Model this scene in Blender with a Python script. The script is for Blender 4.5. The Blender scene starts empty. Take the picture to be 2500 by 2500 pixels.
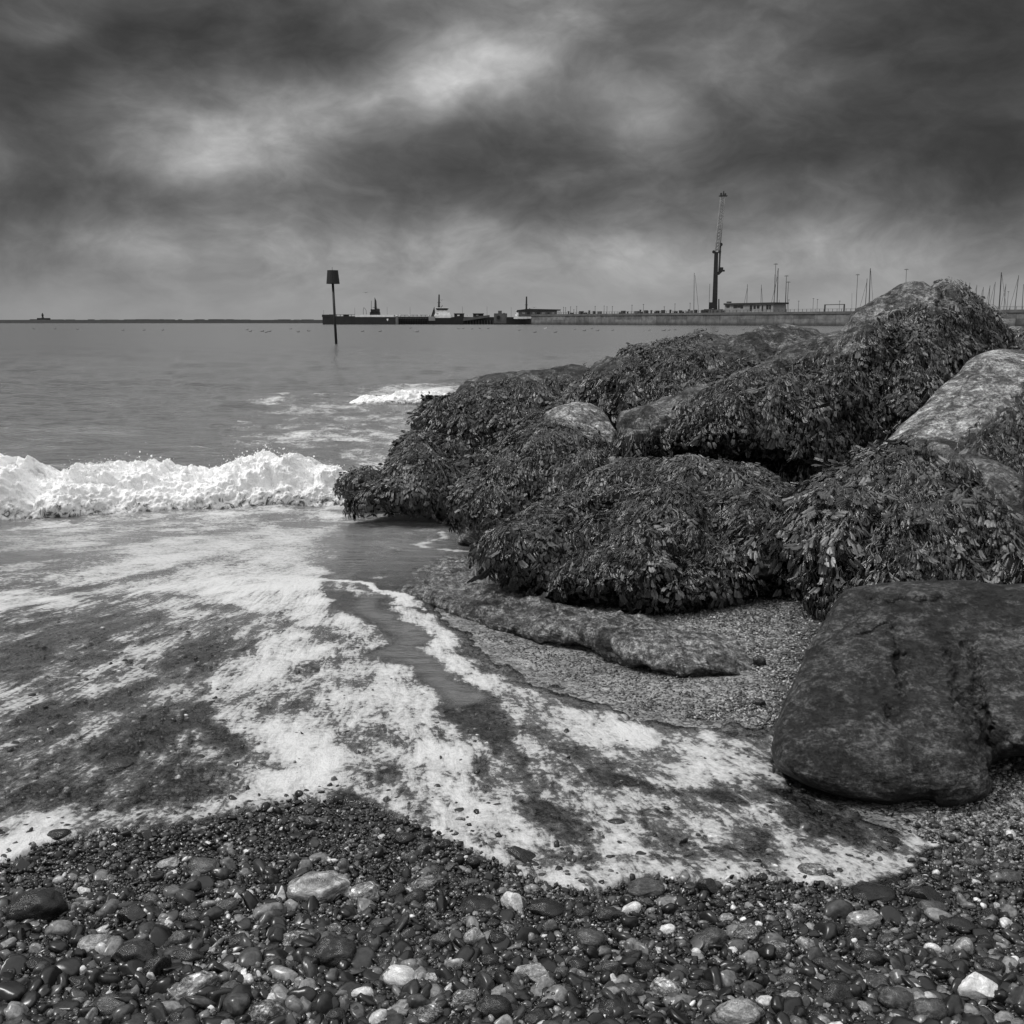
import bpy, math, random
import numpy as np
from mathutils import Vector, Matrix

random.seed(7)
RNG = np.random.default_rng(11)
SC = bpy.context.scene
COL = SC.collection

# ------------------------------------------------------------------ camera
F = 2506.5            # focal length in photo pixels (photo is 2500 wide)
HOR = 784.8           # row of the horizon
CAMZ = 2.0
PITCH = math.atan((1250 - HOR) / F)
cd = bpy.data.cameras.new("camera"); cam = bpy.data.objects.new("camera", cd); COL.objects.link(cam)
cam.location = (0, 0, CAMZ); cam.rotation_euler = (math.pi / 2 - PITCH, 0, 0)
cd.sensor_width = 36; cd.lens = 36 * F / 2500; cd.clip_end = 30000; cd.clip_start = 0.05
SC.camera = cam
cp, sp = math.cos(PITCH), math.sin(PITCH)

# ------------------------------------------------------------------ view
SC.view_settings.view_transform = 'Standard'; SC.view_settings.look = 'None'
SC.view_settings.gamma = 1; SC.view_settings.use_curve_mapping = False
SC.view_settings.exposure = 0.34
SC.render.engine = 'CYCLES'
SC.cycles.use_denoising = True
SC.cycles.max_bounces = 6; SC.cycles.transparent_max_bounces = 12
SC.cycles.diffuse_bounces = 3; SC.cycles.glossy_bounces = 3

# ------------------------------------------------------------------ node helpers
class NT:
    def __init__(s, tree): s.t = tree; s.n = tree.nodes; s.l = tree.links
    def new(s, typ, **kw):
        nd = s.n.new(typ)
        for k, v in kw.items(): setattr(nd, k, v)
        return nd
    def put(s, sock, v):
        if hasattr(v, 'is_output'): s.l.new(v, sock)
        elif v is not None: sock.default_value = v
    def math(s, op, a, b=None, c=None, clamp=False):
        nd = s.new('ShaderNodeMath', operation=op, use_clamp=clamp)
        for i, v in enumerate((a, b, c)):
            if v is not None: s.put(nd.inputs[i], v)
        return nd.outputs[0]
    def vmath(s, op, a, b=None):
        nd = s.new('ShaderNodeVectorMath', operation=op)
        s.put(nd.inputs[0], a)
        if b is not None: s.put(nd.inputs[1], b)
        return nd
    def noise(s, vec, scale, detail=4, rough=.55, dist=0., lac=2.):
        nd = s.new('ShaderNodeTexNoise'); s.put(nd.inputs['Vector'], vec)
        nd.inputs['Scale'].default_value = scale; nd.inputs['Detail'].default_value = detail
        nd.inputs['Roughness'].default_value = rough; nd.inputs['Distortion'].default_value = dist
        nd.inputs['Lacunarity'].default_value = lac
        return nd.outputs[0]
    def voro(s, vec, scale, feature='F1', out='Distance', rnd=1.):
        nd = s.new('ShaderNodeTexVoronoi', feature=feature); s.put(nd.inputs['Vector'], vec)
        nd.inputs['Scale'].default_value = scale; nd.inputs['Randomness'].default_value = rnd
        return nd.outputs[out]
    def ramp(s, fac, a, b, va=0., vb=1., smooth=True):
        nd = s.new('ShaderNodeMapRange', interpolation_type='SMOOTHSTEP' if smooth else 'LINEAR')
        s.put(nd.inputs[0], fac)
        for i, v in zip((1, 2, 3, 4), (a, b, va, vb)): s.put(nd.inputs[i], v)
        return nd.outputs[0]
    def mix(s, f, a, b):
        nd = s.new('ShaderNodeMix', data_type='FLOAT'); s.put(nd.inputs[0], f); s.put(nd.inputs[2], a); s.put(nd.inputs[3], b)
        return nd.outputs[0]
    def attr(s, name, out='Fac'):
        return s.new('ShaderNodeAttribute', attribute_name=name).outputs[out]
    def mapping(s, vec, scale=(1, 1, 1), rot=(0, 0, 0)):
        nd = s.new('ShaderNodeMapping'); s.put(nd.inputs[0], vec); nd.inputs['Scale'].default_value = scale; nd.inputs['Rotation'].default_value = rot
        return nd.outputs[0]
    def bump(s, h, strength, dist, normal=None):
        nd = s.new('ShaderNodeBump'); s.put(nd.inputs['Height'], h); nd.inputs['Strength'].default_value = strength
        nd.inputs['Distance'].default_value = dist
        if normal is not None: s.l.new(normal, nd.inputs['Normal'])
        return nd.outputs[0]
    def sep(s, v):
        nd = s.new('ShaderNodeSeparateXYZ'); s.put(nd.inputs[0], v); return nd.outputs
    def comb(s, x, y, z):
        nd = s.new('ShaderNodeCombineXYZ')
        for i, v in enumerate((x, y, z)): s.put(nd.inputs[i], v)
        return nd.outputs[0]

def new_mat(name):
    m = bpy.data.materials.new(name); m.use_nodes = True
    t = NT(m.node_tree); t.n.clear()
    t.o = t.new('ShaderNodeOutputMaterial')
    return m, t
def principled(t, col, rough, normal=None, spec=.5):
    p = t.new('ShaderNodeBsdfPrincipled')
    t.put(p.inputs['Base Color'], col if not isinstance(col, float) else (col, col, col, 1))
    t.put(p.inputs['Roughness'], rough); t.put(p.inputs['Specular IOR Level'], spec)
    if normal is not None: t.l.new(normal, p.inputs['Normal'])
    return p.outputs[0]
def plain(name, v, rough=.6, var=.25, scale=1.0, bumpd=0.0):
    m, t = new_mat(name)
    co = t.new('ShaderNodeTexCoord').outputs['Object']
    n = t.noise(co, scale, 5, .6)
    c = t.math('MULTIPLY', v, t.ramp(n, .25, .75, 1 - var, 1 + var))
    nm = t.bump(n, .5, bumpd) if bumpd else None
    t.l.new(principled(t, c, rough, nm), t.o.inputs[0])
    return m

# ------------------------------------------------------------------ sky (overcast) and soft sun
W = bpy.data.worlds.new("World"); SC.world = W; W.use_nodes = True
w = NT(W.node_tree); w.n.clear()
wo = w.new('ShaderNodeOutputWorld'); bg = w.new('ShaderNodeBackground'); bg.inputs['Strength'].default_value = 0.1
w.l.new(bg.outputs[0], wo.inputs[0])
SUN_EL, SUN_AZ = math.radians(52), math.radians(-92)     # azimuth measured from +Y towards +X
sky = w.new('ShaderNodeTexSky', sky_type='NISHITA'); sky.sun_disc = False
sky.sun_elevation = SUN_EL; sky.sun_rotation = SUN_AZ
bw = w.new('ShaderNodeRGBToBW'); w.l.new(sky.outputs[0], bw.inputs[0])
d = w.new('ShaderNodeTexCoord').outputs['Generated']
dx, dy, dz = w.sep(d)
def pix_dir(px, py):
    x, y = (px - 1250) / F, -(py - 1250) / F
    v = Vector((x, cp + y * sp, -sp + y * cp)); return v.normalized()
zc = w.math('MAXIMUM', dz, 0.0)
pl = w.comb(dx, dy, w.math('MULTIPLY', dz, 1.9))
warp = w.new('ShaderNodeTexNoise'); w.put(warp.inputs['Vector'], pl); warp.inputs['Scale'].default_value = 5; warp.inputs['Detail'].default_value = 4
wv = w.vmath('SCALE', w.vmath('SUBTRACT', warp.outputs['Color'], (.5, .5, .5)).outputs[0]); wv.inputs['Scale'].default_value = .16
pl2 = w.vmath('ADD', pl, wv.outputs[0]).outputs[0]
n1 = w.noise(w.vmath('ADD', pl2, (3.3, 1.7, 0)).outputs[0], 5.5, 5, .5)
n2 = w.noise(w.vmath('ADD', pl2, (9.1, 4.2, 0)).outputs[0], 15, 8, .6)
cl = w.math('ADD', w.math('MULTIPLY', w.math('SUBTRACT', n1, .5), .75), w.math('MULTIPLY', w.math('SUBTRACT', n2, .5), .72))
# where the clouds are thin (bright) or thick (dark): direction, width, gain
wob = w.new('ShaderNodeTexNoise'); w.put(wob.inputs['Vector'], d); wob.inputs['Scale'].default_value = 7; wob.inputs['Detail'].default_value = 4
dw = w.vmath('SCALE', w.vmath('SUBTRACT', wob.outputs['Color'], (.5, .5, .5)).outputs[0]); dw.inputs['Scale'].default_value = .085
dd = w.vmath('ADD', d, dw.outputs[0]).outputs[0]
CLOUDS = [ # px, py, rx, ry, gain
    (1090, 190, 160, 75, .50), (880, 150, 120, 50, -.18), (1300, 150, 110, 60, .22), (1560, 300, 120, 70, .34), (620, 320, 170, 90, .42), (1900, 170, 110, 80, .30),
    (330, 400, 200, 90, .18), (130, 60, 60, 30, .3), (1380, 10, 80, 60, .3), (1850, 560, 400, 100, .05), (900, 620, 700, 130, .10), (300, 560, 230, 60, .16),
    (1000, 450, 320, 75, -.42), (330, 170, 350, 90, -.30), (150, 480, 330, 50, -.32), (2380, 70, 400, 200, -.62), (250, 60, 330, 90, -.25),
    (2150, 400, 400, 90, -.30), (1300, 330, 230, 70, -.25), (1500, 120, 200, 80, -.22), (650, 60, 250, 70, -.25), (60, 300, 120, 150, -.28), (2470, 560, 120, 160, -.22), (30, 640, 240, 120, -.3), (1450, 530, 220, 40, -.16)]
acc = cl
for px, py, rx, ry, g in CLOUDS:
    c = pix_dir(px, py)
    r_ = Vector((1, 0, 0)); r_ = (r_ - c * c.dot(r_)).normalized(); u_ = r_.cross(c)
    df = w.vmath('SUBTRACT', dd, tuple(c)).outputs[0]
    a = w.math('MULTIPLY', w.vmath('DOT_PRODUCT', df, tuple(r_)).outputs['Value'], F / rx)
    b = w.math('MULTIPLY', w.vmath('DOT_PRODUCT', df, tuple(u_)).outputs['Value'], F / ry)
    e = w.math('POWER', 2.718, w.math('MULTIPLY', w.math('ADD', w.math('MULTIPLY', a, a), w.math('MULTIPLY', b, b)), -.6))
    front = w.math('GREATER_THAN', w.vmath('DOT_PRODUCT', d, tuple(c)).outputs['Value'], .3)
    acc = w.math('ADD', acc, w.math('MULTIPLY', w.math('MULTIPLY', e, g), front))
fade = w.ramp(dz, .0, .08, .2, 1.)
cloud = w.math('POWER', 2.718, w.math('ADD', w.math('MULTIPLY', w.math('MULTIPLY', acc, fade), 2.2), .08))
base = w.ramp(dz, .0, .16, .235, .135)
zen = w.ramp(dz, .30, .85, 0., 1.)
back = w.math('MULTIPLY', w.ramp(dy, -.1, -.8), w.ramp(dz, .0, .3))      # unseen sky behind the camera, brightened to light faces turned this way
zenb = w.math('ADD', w.mix(zen, 1., 6.0), w.math('MULTIPLY', back, 1.3))
val = w.math('MULTIPLY', w.math('MULTIPLY', base, cloud), zenb)
val = w.math('ADD', w.math('MULTIPLY', val, 9.6), w.math('MULTIPLY', bw.outputs[0], .01))
w.l.new(val, bg.inputs['Color'])

sl = bpy.data.lights.new("sun", 'SUN'); sl.energy = 1.6; sl.angle = math.radians(11); sl.color = (1, .995, .985)
sun = bpy.data.objects.new("sun", sl); COL.objects.link(sun)
sdir = Vector((math.sin(SUN_AZ) * math.cos(SUN_EL), math.cos(SUN_AZ) * math.cos(SUN_EL), math.sin(SUN_EL)))
sun.rotation_euler = sdir.to_track_quat('Z', 'Y').to_euler()

# ------------------------------------------------------------------ geometry helpers
def ray(px, py):
    px = np.asarray(px, float); py = np.asarray(py, float)
    x, y = (px - 1250) / F, -(py - 1250) / F
    return np.stack([x, cp + y * sp, -sp + y * cp], -1)
def at(px, py, Y):
    r = ray(px, py); k = np.asarray(Y, float) / r[..., 1]
    return np.array([0, 0, CAMZ]) + r * k[..., None]
def proj(P):
    P = np.asarray(P, float); q = P - np.array([0, 0, CAMZ])
    zf = q[..., 1] * cp - q[..., 2] * sp; up = q[..., 1] * sp + q[..., 2] * cp
    zf = np.maximum(zf, .05)
    return 1250 + F * q[..., 0] / zf, 1250 - F * up / zf
def sstep(x, a, b):
    t = np.clip((x - a) / (b - a), 0, 1); return t * t * (3 - 2 * t)

def _hash(ix, iy, iz):
    h = (ix * 374761393 + iy * 668265263 + iz * 2147483647 + 1442695040) & 0xFFFFFFFF
    h = ((h ^ (h >> 13)) * 1274126177) & 0xFFFFFFFF
    h = ((h ^ (h >> 16)) * 2246822519) & 0xFFFFFFFF
    return ((h ^ (h >> 15)) & 0xFFFFFF) / float(0xFFFFFF)
def vnoise(P):
    P = np.asarray(P, float); i = np.floor(P).astype(np.int64); f = P - i; f = f * f * f * (f * (f * 6 - 15) + 10)
    r = 0
    for a in (0, 1):
        wx = f[..., 0] if a else 1 - f[..., 0]
        for b in (0, 1):
            wy = f[..., 1] if b else 1 - f[..., 1]
            for c in (0, 1):
                wz = f[..., 2] if c else 1 - f[..., 2]
                r = r + wx * wy * wz * _hash(i[..., 0] + a, i[..., 1] + b, i[..., 2] + c)
    return r
def fbm(P, octv=4, gain=.5, lac=2.03):
    a, s, tot = 1., 0., 0.; P = np.asarray(P, float)
    for k in range(octv):
        s = s + a * vnoise(P + k * 17.3); tot += a; a *= gain; P = P * lac
    return s / tot
def billow(P, octv=4, gain=.5):
    a, s, tot = 1., 0., 0.; P = np.asarray(P, float)
    for k in range(octv):
        s = s + a * np.abs(2 * vnoise(P + k * 9.7) - 1); tot += a; a *= gain; P = P * 2.03
    return s / tot
def v3(a, b, c=0.): 
    a = np.asarray(a, float); return np.stack([a, np.broadcast_to(b, a.shape), np.broadcast_to(c, a.shape)], -1)

def poly_dist(px, py, poly):
    """signed distance in pixels, positive inside"""
    px = np.asarray(px, float).ravel(); py = np.asarray(py, float).ravel()
    best = np.full(px.shape, 1e18); inside = np.zeros(px.shape, bool)
    n = len(poly)
    for i in range(n):
        x0, y0 = poly[i]; x1, y1 = poly[(i + 1) % n]
        ex, ey = x1 - x0, y1 - y0; L = ex * ex + ey * ey + 1e-9
        t = np.clip(((px - x0) * ex + (py - y0) * ey) / L, 0, 1)
        best = np.minimum(best, (px - x0 - t * ex) ** 2 + (py - y0 - t * ey) ** 2)
        cond = (y0 > py) != (y1 > py)
        xi = x0 + (py - y0) * ex / (ey if abs(ey) > 1e-9 else 1e-9)
        inside ^= cond & (px < xi)
    dd_ = np.sqrt(best); return np.where(inside, dd_, -dd_)
def line_dist(px, py, pts):
    best = np.full(np.shape(px), 1e18)
    for (x0, y0), (x1, y1) in zip(pts[:-1], pts[1:]):
        ex, ey = x1 - x0, y1 - y0; L = ex * ex + ey * ey + 1e-9
        t = np.clip(((px - x0) * ex + (py - y0) * ey) / L, 0, 1)
        best = np.minimum(best, (px - x0 - t * ex) ** 2 + (py - y0 - t * ey) ** 2)
    return np.sqrt(best)

def mesh_np(name, V, Fc, smooth=True, attrs=None):
    """V (n,3), Fc (m,k) equal sized faces or list of such arrays"""
    me = bpy.data.meshes.new(name)
    if not isinstance(Fc, (list, tuple)): Fc = [Fc]
    Fc = [f for f in Fc if len(f)]
    V = np.asarray(V, np.float32)
    me.vertices.add(len(V)); me.vertices.foreach_set('co', V.ravel())
    li = np.concatenate([f.ravel() for f in Fc]).astype(np.int32)
    tot = np.concatenate([np.full(len(f), f.shape[1], np.int32) for f in Fc])
    st = np.concatenate([[0], np.cumsum(tot)[:-1]]).astype(np.int32)
    me.loops.add(len(li)); me.loops.foreach_set('vertex_index', li)
    me.polygons.add(len(tot)); me.polygons.foreach_set('loop_start', st)
    try: me.polygons.foreach_set('loop_total', tot)
    except Exception: pass
    me.polygons.foreach_set('use_smooth', np.full(len(tot), smooth))
    if attrs:
        for k, a in attrs.items():
            at_ = me.attributes.new(k, 'FLOAT', 'POINT'); at_.data.foreach_set('value', np.asarray(a, np.float32).ravel())
    me.update(calc_edges=True); me.validate()
    return me
def grid_faces(nr, nc, wrap=False):
    r = np.arange(nr - 1)[:, None]; c = np.arange(nc if wrap else nc - 1)[None, :]
    a = r * nc + c; b = r * nc + (c + 1) % nc
    return np.stack([a, b, b + nc, a + nc], -1).reshape(-1, 4)
def link(name, me, mat=None, parent=None, loc=None):
    o = bpy.data.objects.new(name, me); COL.objects.link(o)
    if mat is not None and me is not None and not me.materials: me.materials.append(mat)
    if parent is not None: o.parent = parent
    if loc is not None: o.location = loc
    return o
def tag(o, label=None, cat=None, group=None, kind=None):
    if label: o['label'] = label
    if cat: o['category'] = cat
    if group: o['group'] = group
    if kind: o['kind'] = kind
    return o
def empty(name, loc, label=None, cat=None, group=None):
    o = bpy.data.objects.new(name, None); COL.objects.link(o); o.location = tuple(float(c) for c in loc)
    o.empty_display_size = .1
    return tag(o, label, cat, group)
def rloc(o):
    v_ = Vector((0, 0, 0))
    while o is not None: v_ += o.location; o = o.parent
    return np.array(v_)

class MB:
    """collects simple solids in world coordinates and links them as one mesh"""
    def __init__(s): s.v = []; s.f = []; s.n = 0
    def add(s, V, Fs):
        V = np.asarray(V, float); s.v.append(V)
        for f in Fs: s.f.append(tuple(int(i) + s.n for i in f))
        s.n += len(V); return s
    def hexa(s, b, t):          # bottom 4, top 4 corners
        return s.add(list(b) + list(t), [(3, 2, 1, 0), (4, 5, 6, 7), (0, 1, 5, 4), (1, 2, 6, 5), (2, 3, 7, 6), (3, 0, 4, 7)])
    def box(s, c, size, rz=0.):
        hx, hy, hz = size[0] / 2, size[1] / 2, size[2] / 2; ca, sa = math.cos(rz), math.sin(rz)
        P = []
        for z in (-hz, hz):
            for x, y in ((-hx, -hy), (hx, -hy), (hx, hy), (-hx, hy)):
                P.append((c[0] + x * ca - y * sa, c[1] + x * sa + y * ca, c[2] + z))
        return s.hexa(P[:4], P[4:])
    def tube(s, a, b, r0, r1=None, n=8):
        a = Vector(a); b = Vector(b); r1 = r0 if r1 is None else r1
        q = (b - a).to_track_quat('Z', 'Y'); X = q @ Vector((1, 0, 0)); Y = q @ Vector((0, 1, 0)); P = []
        for c, r in ((a, r0), (b, r1)):
            for k in range(n):
                g = 2 * math.pi * k / n; P.append(c + X * (r * math.cos(g)) + Y * (r * math.sin(g)))
        Fs = [(k, (k + 1) % n, n + (k + 1) % n, n + k) for k in range(n)] + [tuple(range(n))[::-1], tuple(range(n, 2 * n))]
        return s.add([tuple(p) for p in P], Fs)
    def lathe(s, c, prof, n=16):   # prof: (r, z) pairs
        P = [(c[0] + r * math.cos(2 * math.pi * k / n), c[1] + r * math.sin(2 * math.pi * k / n), c[2] + z) for r, z in prof for k in range(n)]
        Fs = [(j * n + k, j * n + (k + 1) % n, (j + 1) * n + (k + 1) % n, (j + 1) * n + k) for j in range(len(prof) - 1) for k in range(n)]
        Fs += [tuple(range(n))[::-1], tuple(range((len(prof) - 1) * n, len(prof) * n))]
        return s.add(P, Fs)
    def prism(s, pts, dirv):       # pts: ring of 3D points, extruded by dirv
        n = len(pts); dv = np.array(dirv); P = [np.array(p) for p in pts] + [np.array(p) + dv for p in pts]
        return s.add(P, [tuple(range(n))[::-1], tuple(range(n, 2 * n))] + [(k, (k + 1) % n, n + (k + 1) % n, n + k) for k in range(n)])
    def build(s, name, mat, parent=None, smooth=False):
        V = np.concatenate(s.v); off = rloc(parent) if parent is not None else np.zeros(3)
        me = bpy.data.meshes.new(name); me.from_pydata([tuple(p) for p in (V - off)], [], s.f)
        if smooth:
            for p in me.polygons: p.use_smooth = True
        me.update()
        return link(name, me, mat, parent)

# ------------------------------------------------------------------ beach height
def gz(X, Y):
    X = np.asarray(X, float); Y = np.asarray(Y, float)
    z = np.interp(Y, [-30, 1, 2, 10, 14, 40, 200], [2.4, .58, .5, 0.0, -.30, -1.6, -4.])
    z = z + .10 * sstep(X, .4, 2.5) * sstep(Y, 2.8, 5.0) * (1 - sstep(Y, 9, 12))
    return z
def gbump(X, Y):
    P = v3(X, Y)
    return (fbm(P * 1.3, 3) - .5) * .05 * (1 - sstep(Y, 14, 30))
def gfull(X, Y): return gz(X, Y) + gbump(X, Y)
def ground(px, py, it=30):
    r = ray(px, py); Y = np.full(np.shape(r[..., 0]), 4.0)
    for _ in range(it):
        X = r[..., 0] / r[..., 1] * Y
        Yn = (gz(X, Y) - CAMZ) * r[..., 1] / r[..., 2]
        Y = .5 * Y + .5 * np.clip(Yn, .3, 60)
    X = r[..., 0] / r[..., 1] * Y
    return np.stack([X, Y, gz(X, Y)], -1)
D = 2500 / 1932.
def dp(pts): return [(x * D, y * D) for x, y in pts]

# ------------------------------------------------------------------ materials
def mat_rock(name, lo, hi, algae=.0, rough=.6, cracks=1., sc=1.):
    m, t = new_mat(name)
    g = t.new('ShaderNodeNewGeometry'); P = g.outputs['Position']
    Pm = t.mapping(P, (1, 1, 2.2), (.35, .5, .3))
    a = t.noise(Pm, 2.2 * sc, 8, .66, .2)
    b = t.noise(Pm, 11 * sc, 8, .74, .3)
    c = t.noise(P, 60 * sc, 6, .7)
    st = t.noise(t.mapping(P, (1, 1.0, 5.5), (.6, -.5, .2)), 7 * sc, 7, .65, .8)
    k = t.math('ADD', t.math('ADD', t.math('MULTIPLY', a, .35), t.math('MULTIPLY', b, .35)), t.math('ADD', t.math('MULTIPLY', st, .3), t.math('MULTIPLY', t.math('SUBTRACT', c, .5), .35)))
    col = t.ramp(k, .40, .62, lo, hi)
    pt = t.noise(P, 8 * sc, 12, .82, .15)
    col = t.math('MULTIPLY', col, t.ramp(pt, .45, .55, .42, 1.5))
    spk = t.noise(P, 42, 6, .8, .1)
    col = t.math('MULTIPLY', col, t.ramp(spk, .40, .58, .42, 1.5))
    ck = t.voro(t.vmath('ADD', t.mapping(P, (1, 1, 1.8), (.4, .3, .2)), t.comb(t.math('MULTIPLY', pt, .45), t.math('MULTIPLY', b, .5), t.math('MULTIPLY', pt, .3))).outputs[0], 2.1 * sc, 'DISTANCE_TO_EDGE')
    ckm = t.ramp(ck, .0, .022, 0., 1.)
    col = t.math('MULTIPLY', col, t.ramp(ckm, 0., 1., .35, 1.))
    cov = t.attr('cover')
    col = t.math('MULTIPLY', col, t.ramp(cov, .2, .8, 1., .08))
    if algae:
        al = t.noise(P, 3.0, 9, .7, .5)
        f = t.ramp(al, .60 - algae * .25, .66 - algae * .25)
        col = t.mix(f, col, t.math('MULTIPLY', col, .30))
    h = t.math('ADD', t.math('MULTIPLY', b, .5), t.math('ADD', t.math('MULTIPLY', st, .7), t.math('MULTIPLY', c, .18)))
    h = t.math('ADD', h, t.math('ADD', t.math('MULTIPLY', ckm, .25), t.math('MULTIPLY', spk, .35)))
    nm = t.bump(h, 1., .06)
    nm = t.bump(t.noise(P, 120, 5, .8), .7, .008, nm)
    t.l.new(principled(t, col, t.ramp(b, .3, .7, rough - .15, rough + .15), nm, .45), t.o.inputs[0])
    return m
M_ROCK = mat_rock('wet_rock', .04, .24, .55, .55)
M_PALE = mat_rock('pale_rock', .18, .66, .25, .6)
M_MID = mat_rock('grey_rock', .08, .36, .4, .55)
M_ALGAE = mat_rock('algae_rock', .012, .14, .35, .6, sc=1.6)
M_SLAB = mat_rock('ribbed_rock', .09, .42, .2, .42, sc=1.8)

def mat_weed():
    m, t = new_mat('seaweed')
    r = t.attr('rnd')
    P = t.new('ShaderNodeNewGeometry').outputs['Position']
    col = t.math('ADD', .003, t.math('MULTIPLY', t.math('POWER', r, 1.5), .20))
    col = t.math('MULTIPLY', col, t.ramp(t.noise(P, 1.7, 3), .35, .65, .6, 1.35))
    col = t.math('MULTIPLY', col, t.ramp(t.noise(P, 90, 3), .3, .7, .75, 1.3))
    nm = t.bump(t.noise(P, 160, 3), .5, .004)
    t.l.new(principled(t, col, t.ramp(r, 0, 1, .22, .4), nm, .65), t.o.inputs[0]); return m
M_WEED = mat_weed()

def mat_stone():
    m, t = new_mat('pebble')
    oi = t.new('ShaderNodeObjectInfo'); co = t.new('ShaderNodeTexCoord').outputs['Object']
    rnd = oi.outputs['Random']; cr_, cg, cb = t.sep(oi.outputs['Color'])      # r: tone, g: mottling, b: white share
    co = t.vmath('ADD', co, t.comb(t.math('MULTIPLY', rnd, 37.), t.math('MULTIPLY', rnd, 91.), t.math('MULTIPLY', rnd, 13.))).outputs[0]
    a = t.noise(t.mapping(co, (1, 1, 2.5), (.5, .3, 0)), 1.1, 6, .6, 1.2)
    b = t.noise(co, 5, 6, .65, .5)
    k = t.math('ADD', t.math('MULTIPLY', t.math('SUBTRACT', a, .5), 6.5), t.math('MULTIPLY', t.math('SUBTRACT', b, .5), 3.6))
    k = t.math('ADD', k, t.ramp(t.noise(co, 2.4, 6, .7, .8), .52, .58, -.3, .55))
    vein = t.ramp(t.math('ABSOLUTE', t.math('SUBTRACT', t.noise(co, .9, 4, .55, 2.0), .5)), .0, .035, 1., 0.)
    tone = t.math('MULTIPLY', cr_, t.math('POWER', 2.718, t.math('MULTIPLY', k, cg)))
    tone = t.math('ADD', tone, t.math('MULTIPLY', t.math('MULTIPLY', vein, cb), .18))
    nm = t.bump(t.math('ADD', t.math('MULTIPLY', b, .4), t.math('MULTIPLY', t.noise(co, 26, 5, .7), .15)), .35, .03)
    t.l.new(principled(t, tone, t.ramp(b, .3, .7, .12, .36), nm, .5), t.o.inputs[0]); return m
M_STONE = mat_stone()
def mat_shingle():
    m, t = new_mat('shingle_stone')
    r = t.attr('tone'); P = t.new('ShaderNodeNewGeometry').outputs['Position']
    col = t.math('MULTIPLY', r, t.ramp(t.noise(P, 90, 4, .65, .6), .3, .7, .55, 1.5))
    t.l.new(principled(t, col, .28, None, .5), t.o.inputs[0]); return m
M_SHINGLE = mat_shingle()

def mat_beach():
    m, t = new_mat('beach_grit')
    P = t.new('ShaderNodeNewGeometry').outputs['Position']
    z = t.attr('sand')
    P2 = t.mapping(P, (1, 1, 1))
    v1 = t.new('ShaderNodeTexVoronoi'); t.put(v1.inputs['Vector'], P2); v1.inputs['Scale'].default_value = 105
    v2 = t.new('ShaderNodeTexVoronoi'); t.put(v2.inputs['Vector'], P2); v2.inputs['Scale'].default_value = 45
    c1 = t.sep(v1.outputs['Color'])[0]; c2 = t.sep(v2.outputs['Color'])[1]
    k = t.mix(t.math('GREATER_THAN', c2, .62), c1, c2)
    kk = t.math('POWER', k, 2.2)
    big = t.noise(P, 1.6, 5, .6)
    dark = t.mix(kk, .008, .11)
    lite = t.math('MULTIPLY', t.mix(kk, .045, .38), t.ramp(big, .3, .7, .75, 1.25))
    col = t.mix(z, dark, lite)
    h = t.math('SUBTRACT', 1., t.math('ADD', t.math('MULTIPLY', v1.outputs['Distance'], .5), t.math('MULTIPLY', v2.outputs['Distance'], .6)))
    nm = t.bump(h, 1.0, .012)
    t.l.new(principled(t, col, .5, nm, .4), t.o.inputs[0]); return m

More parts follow.
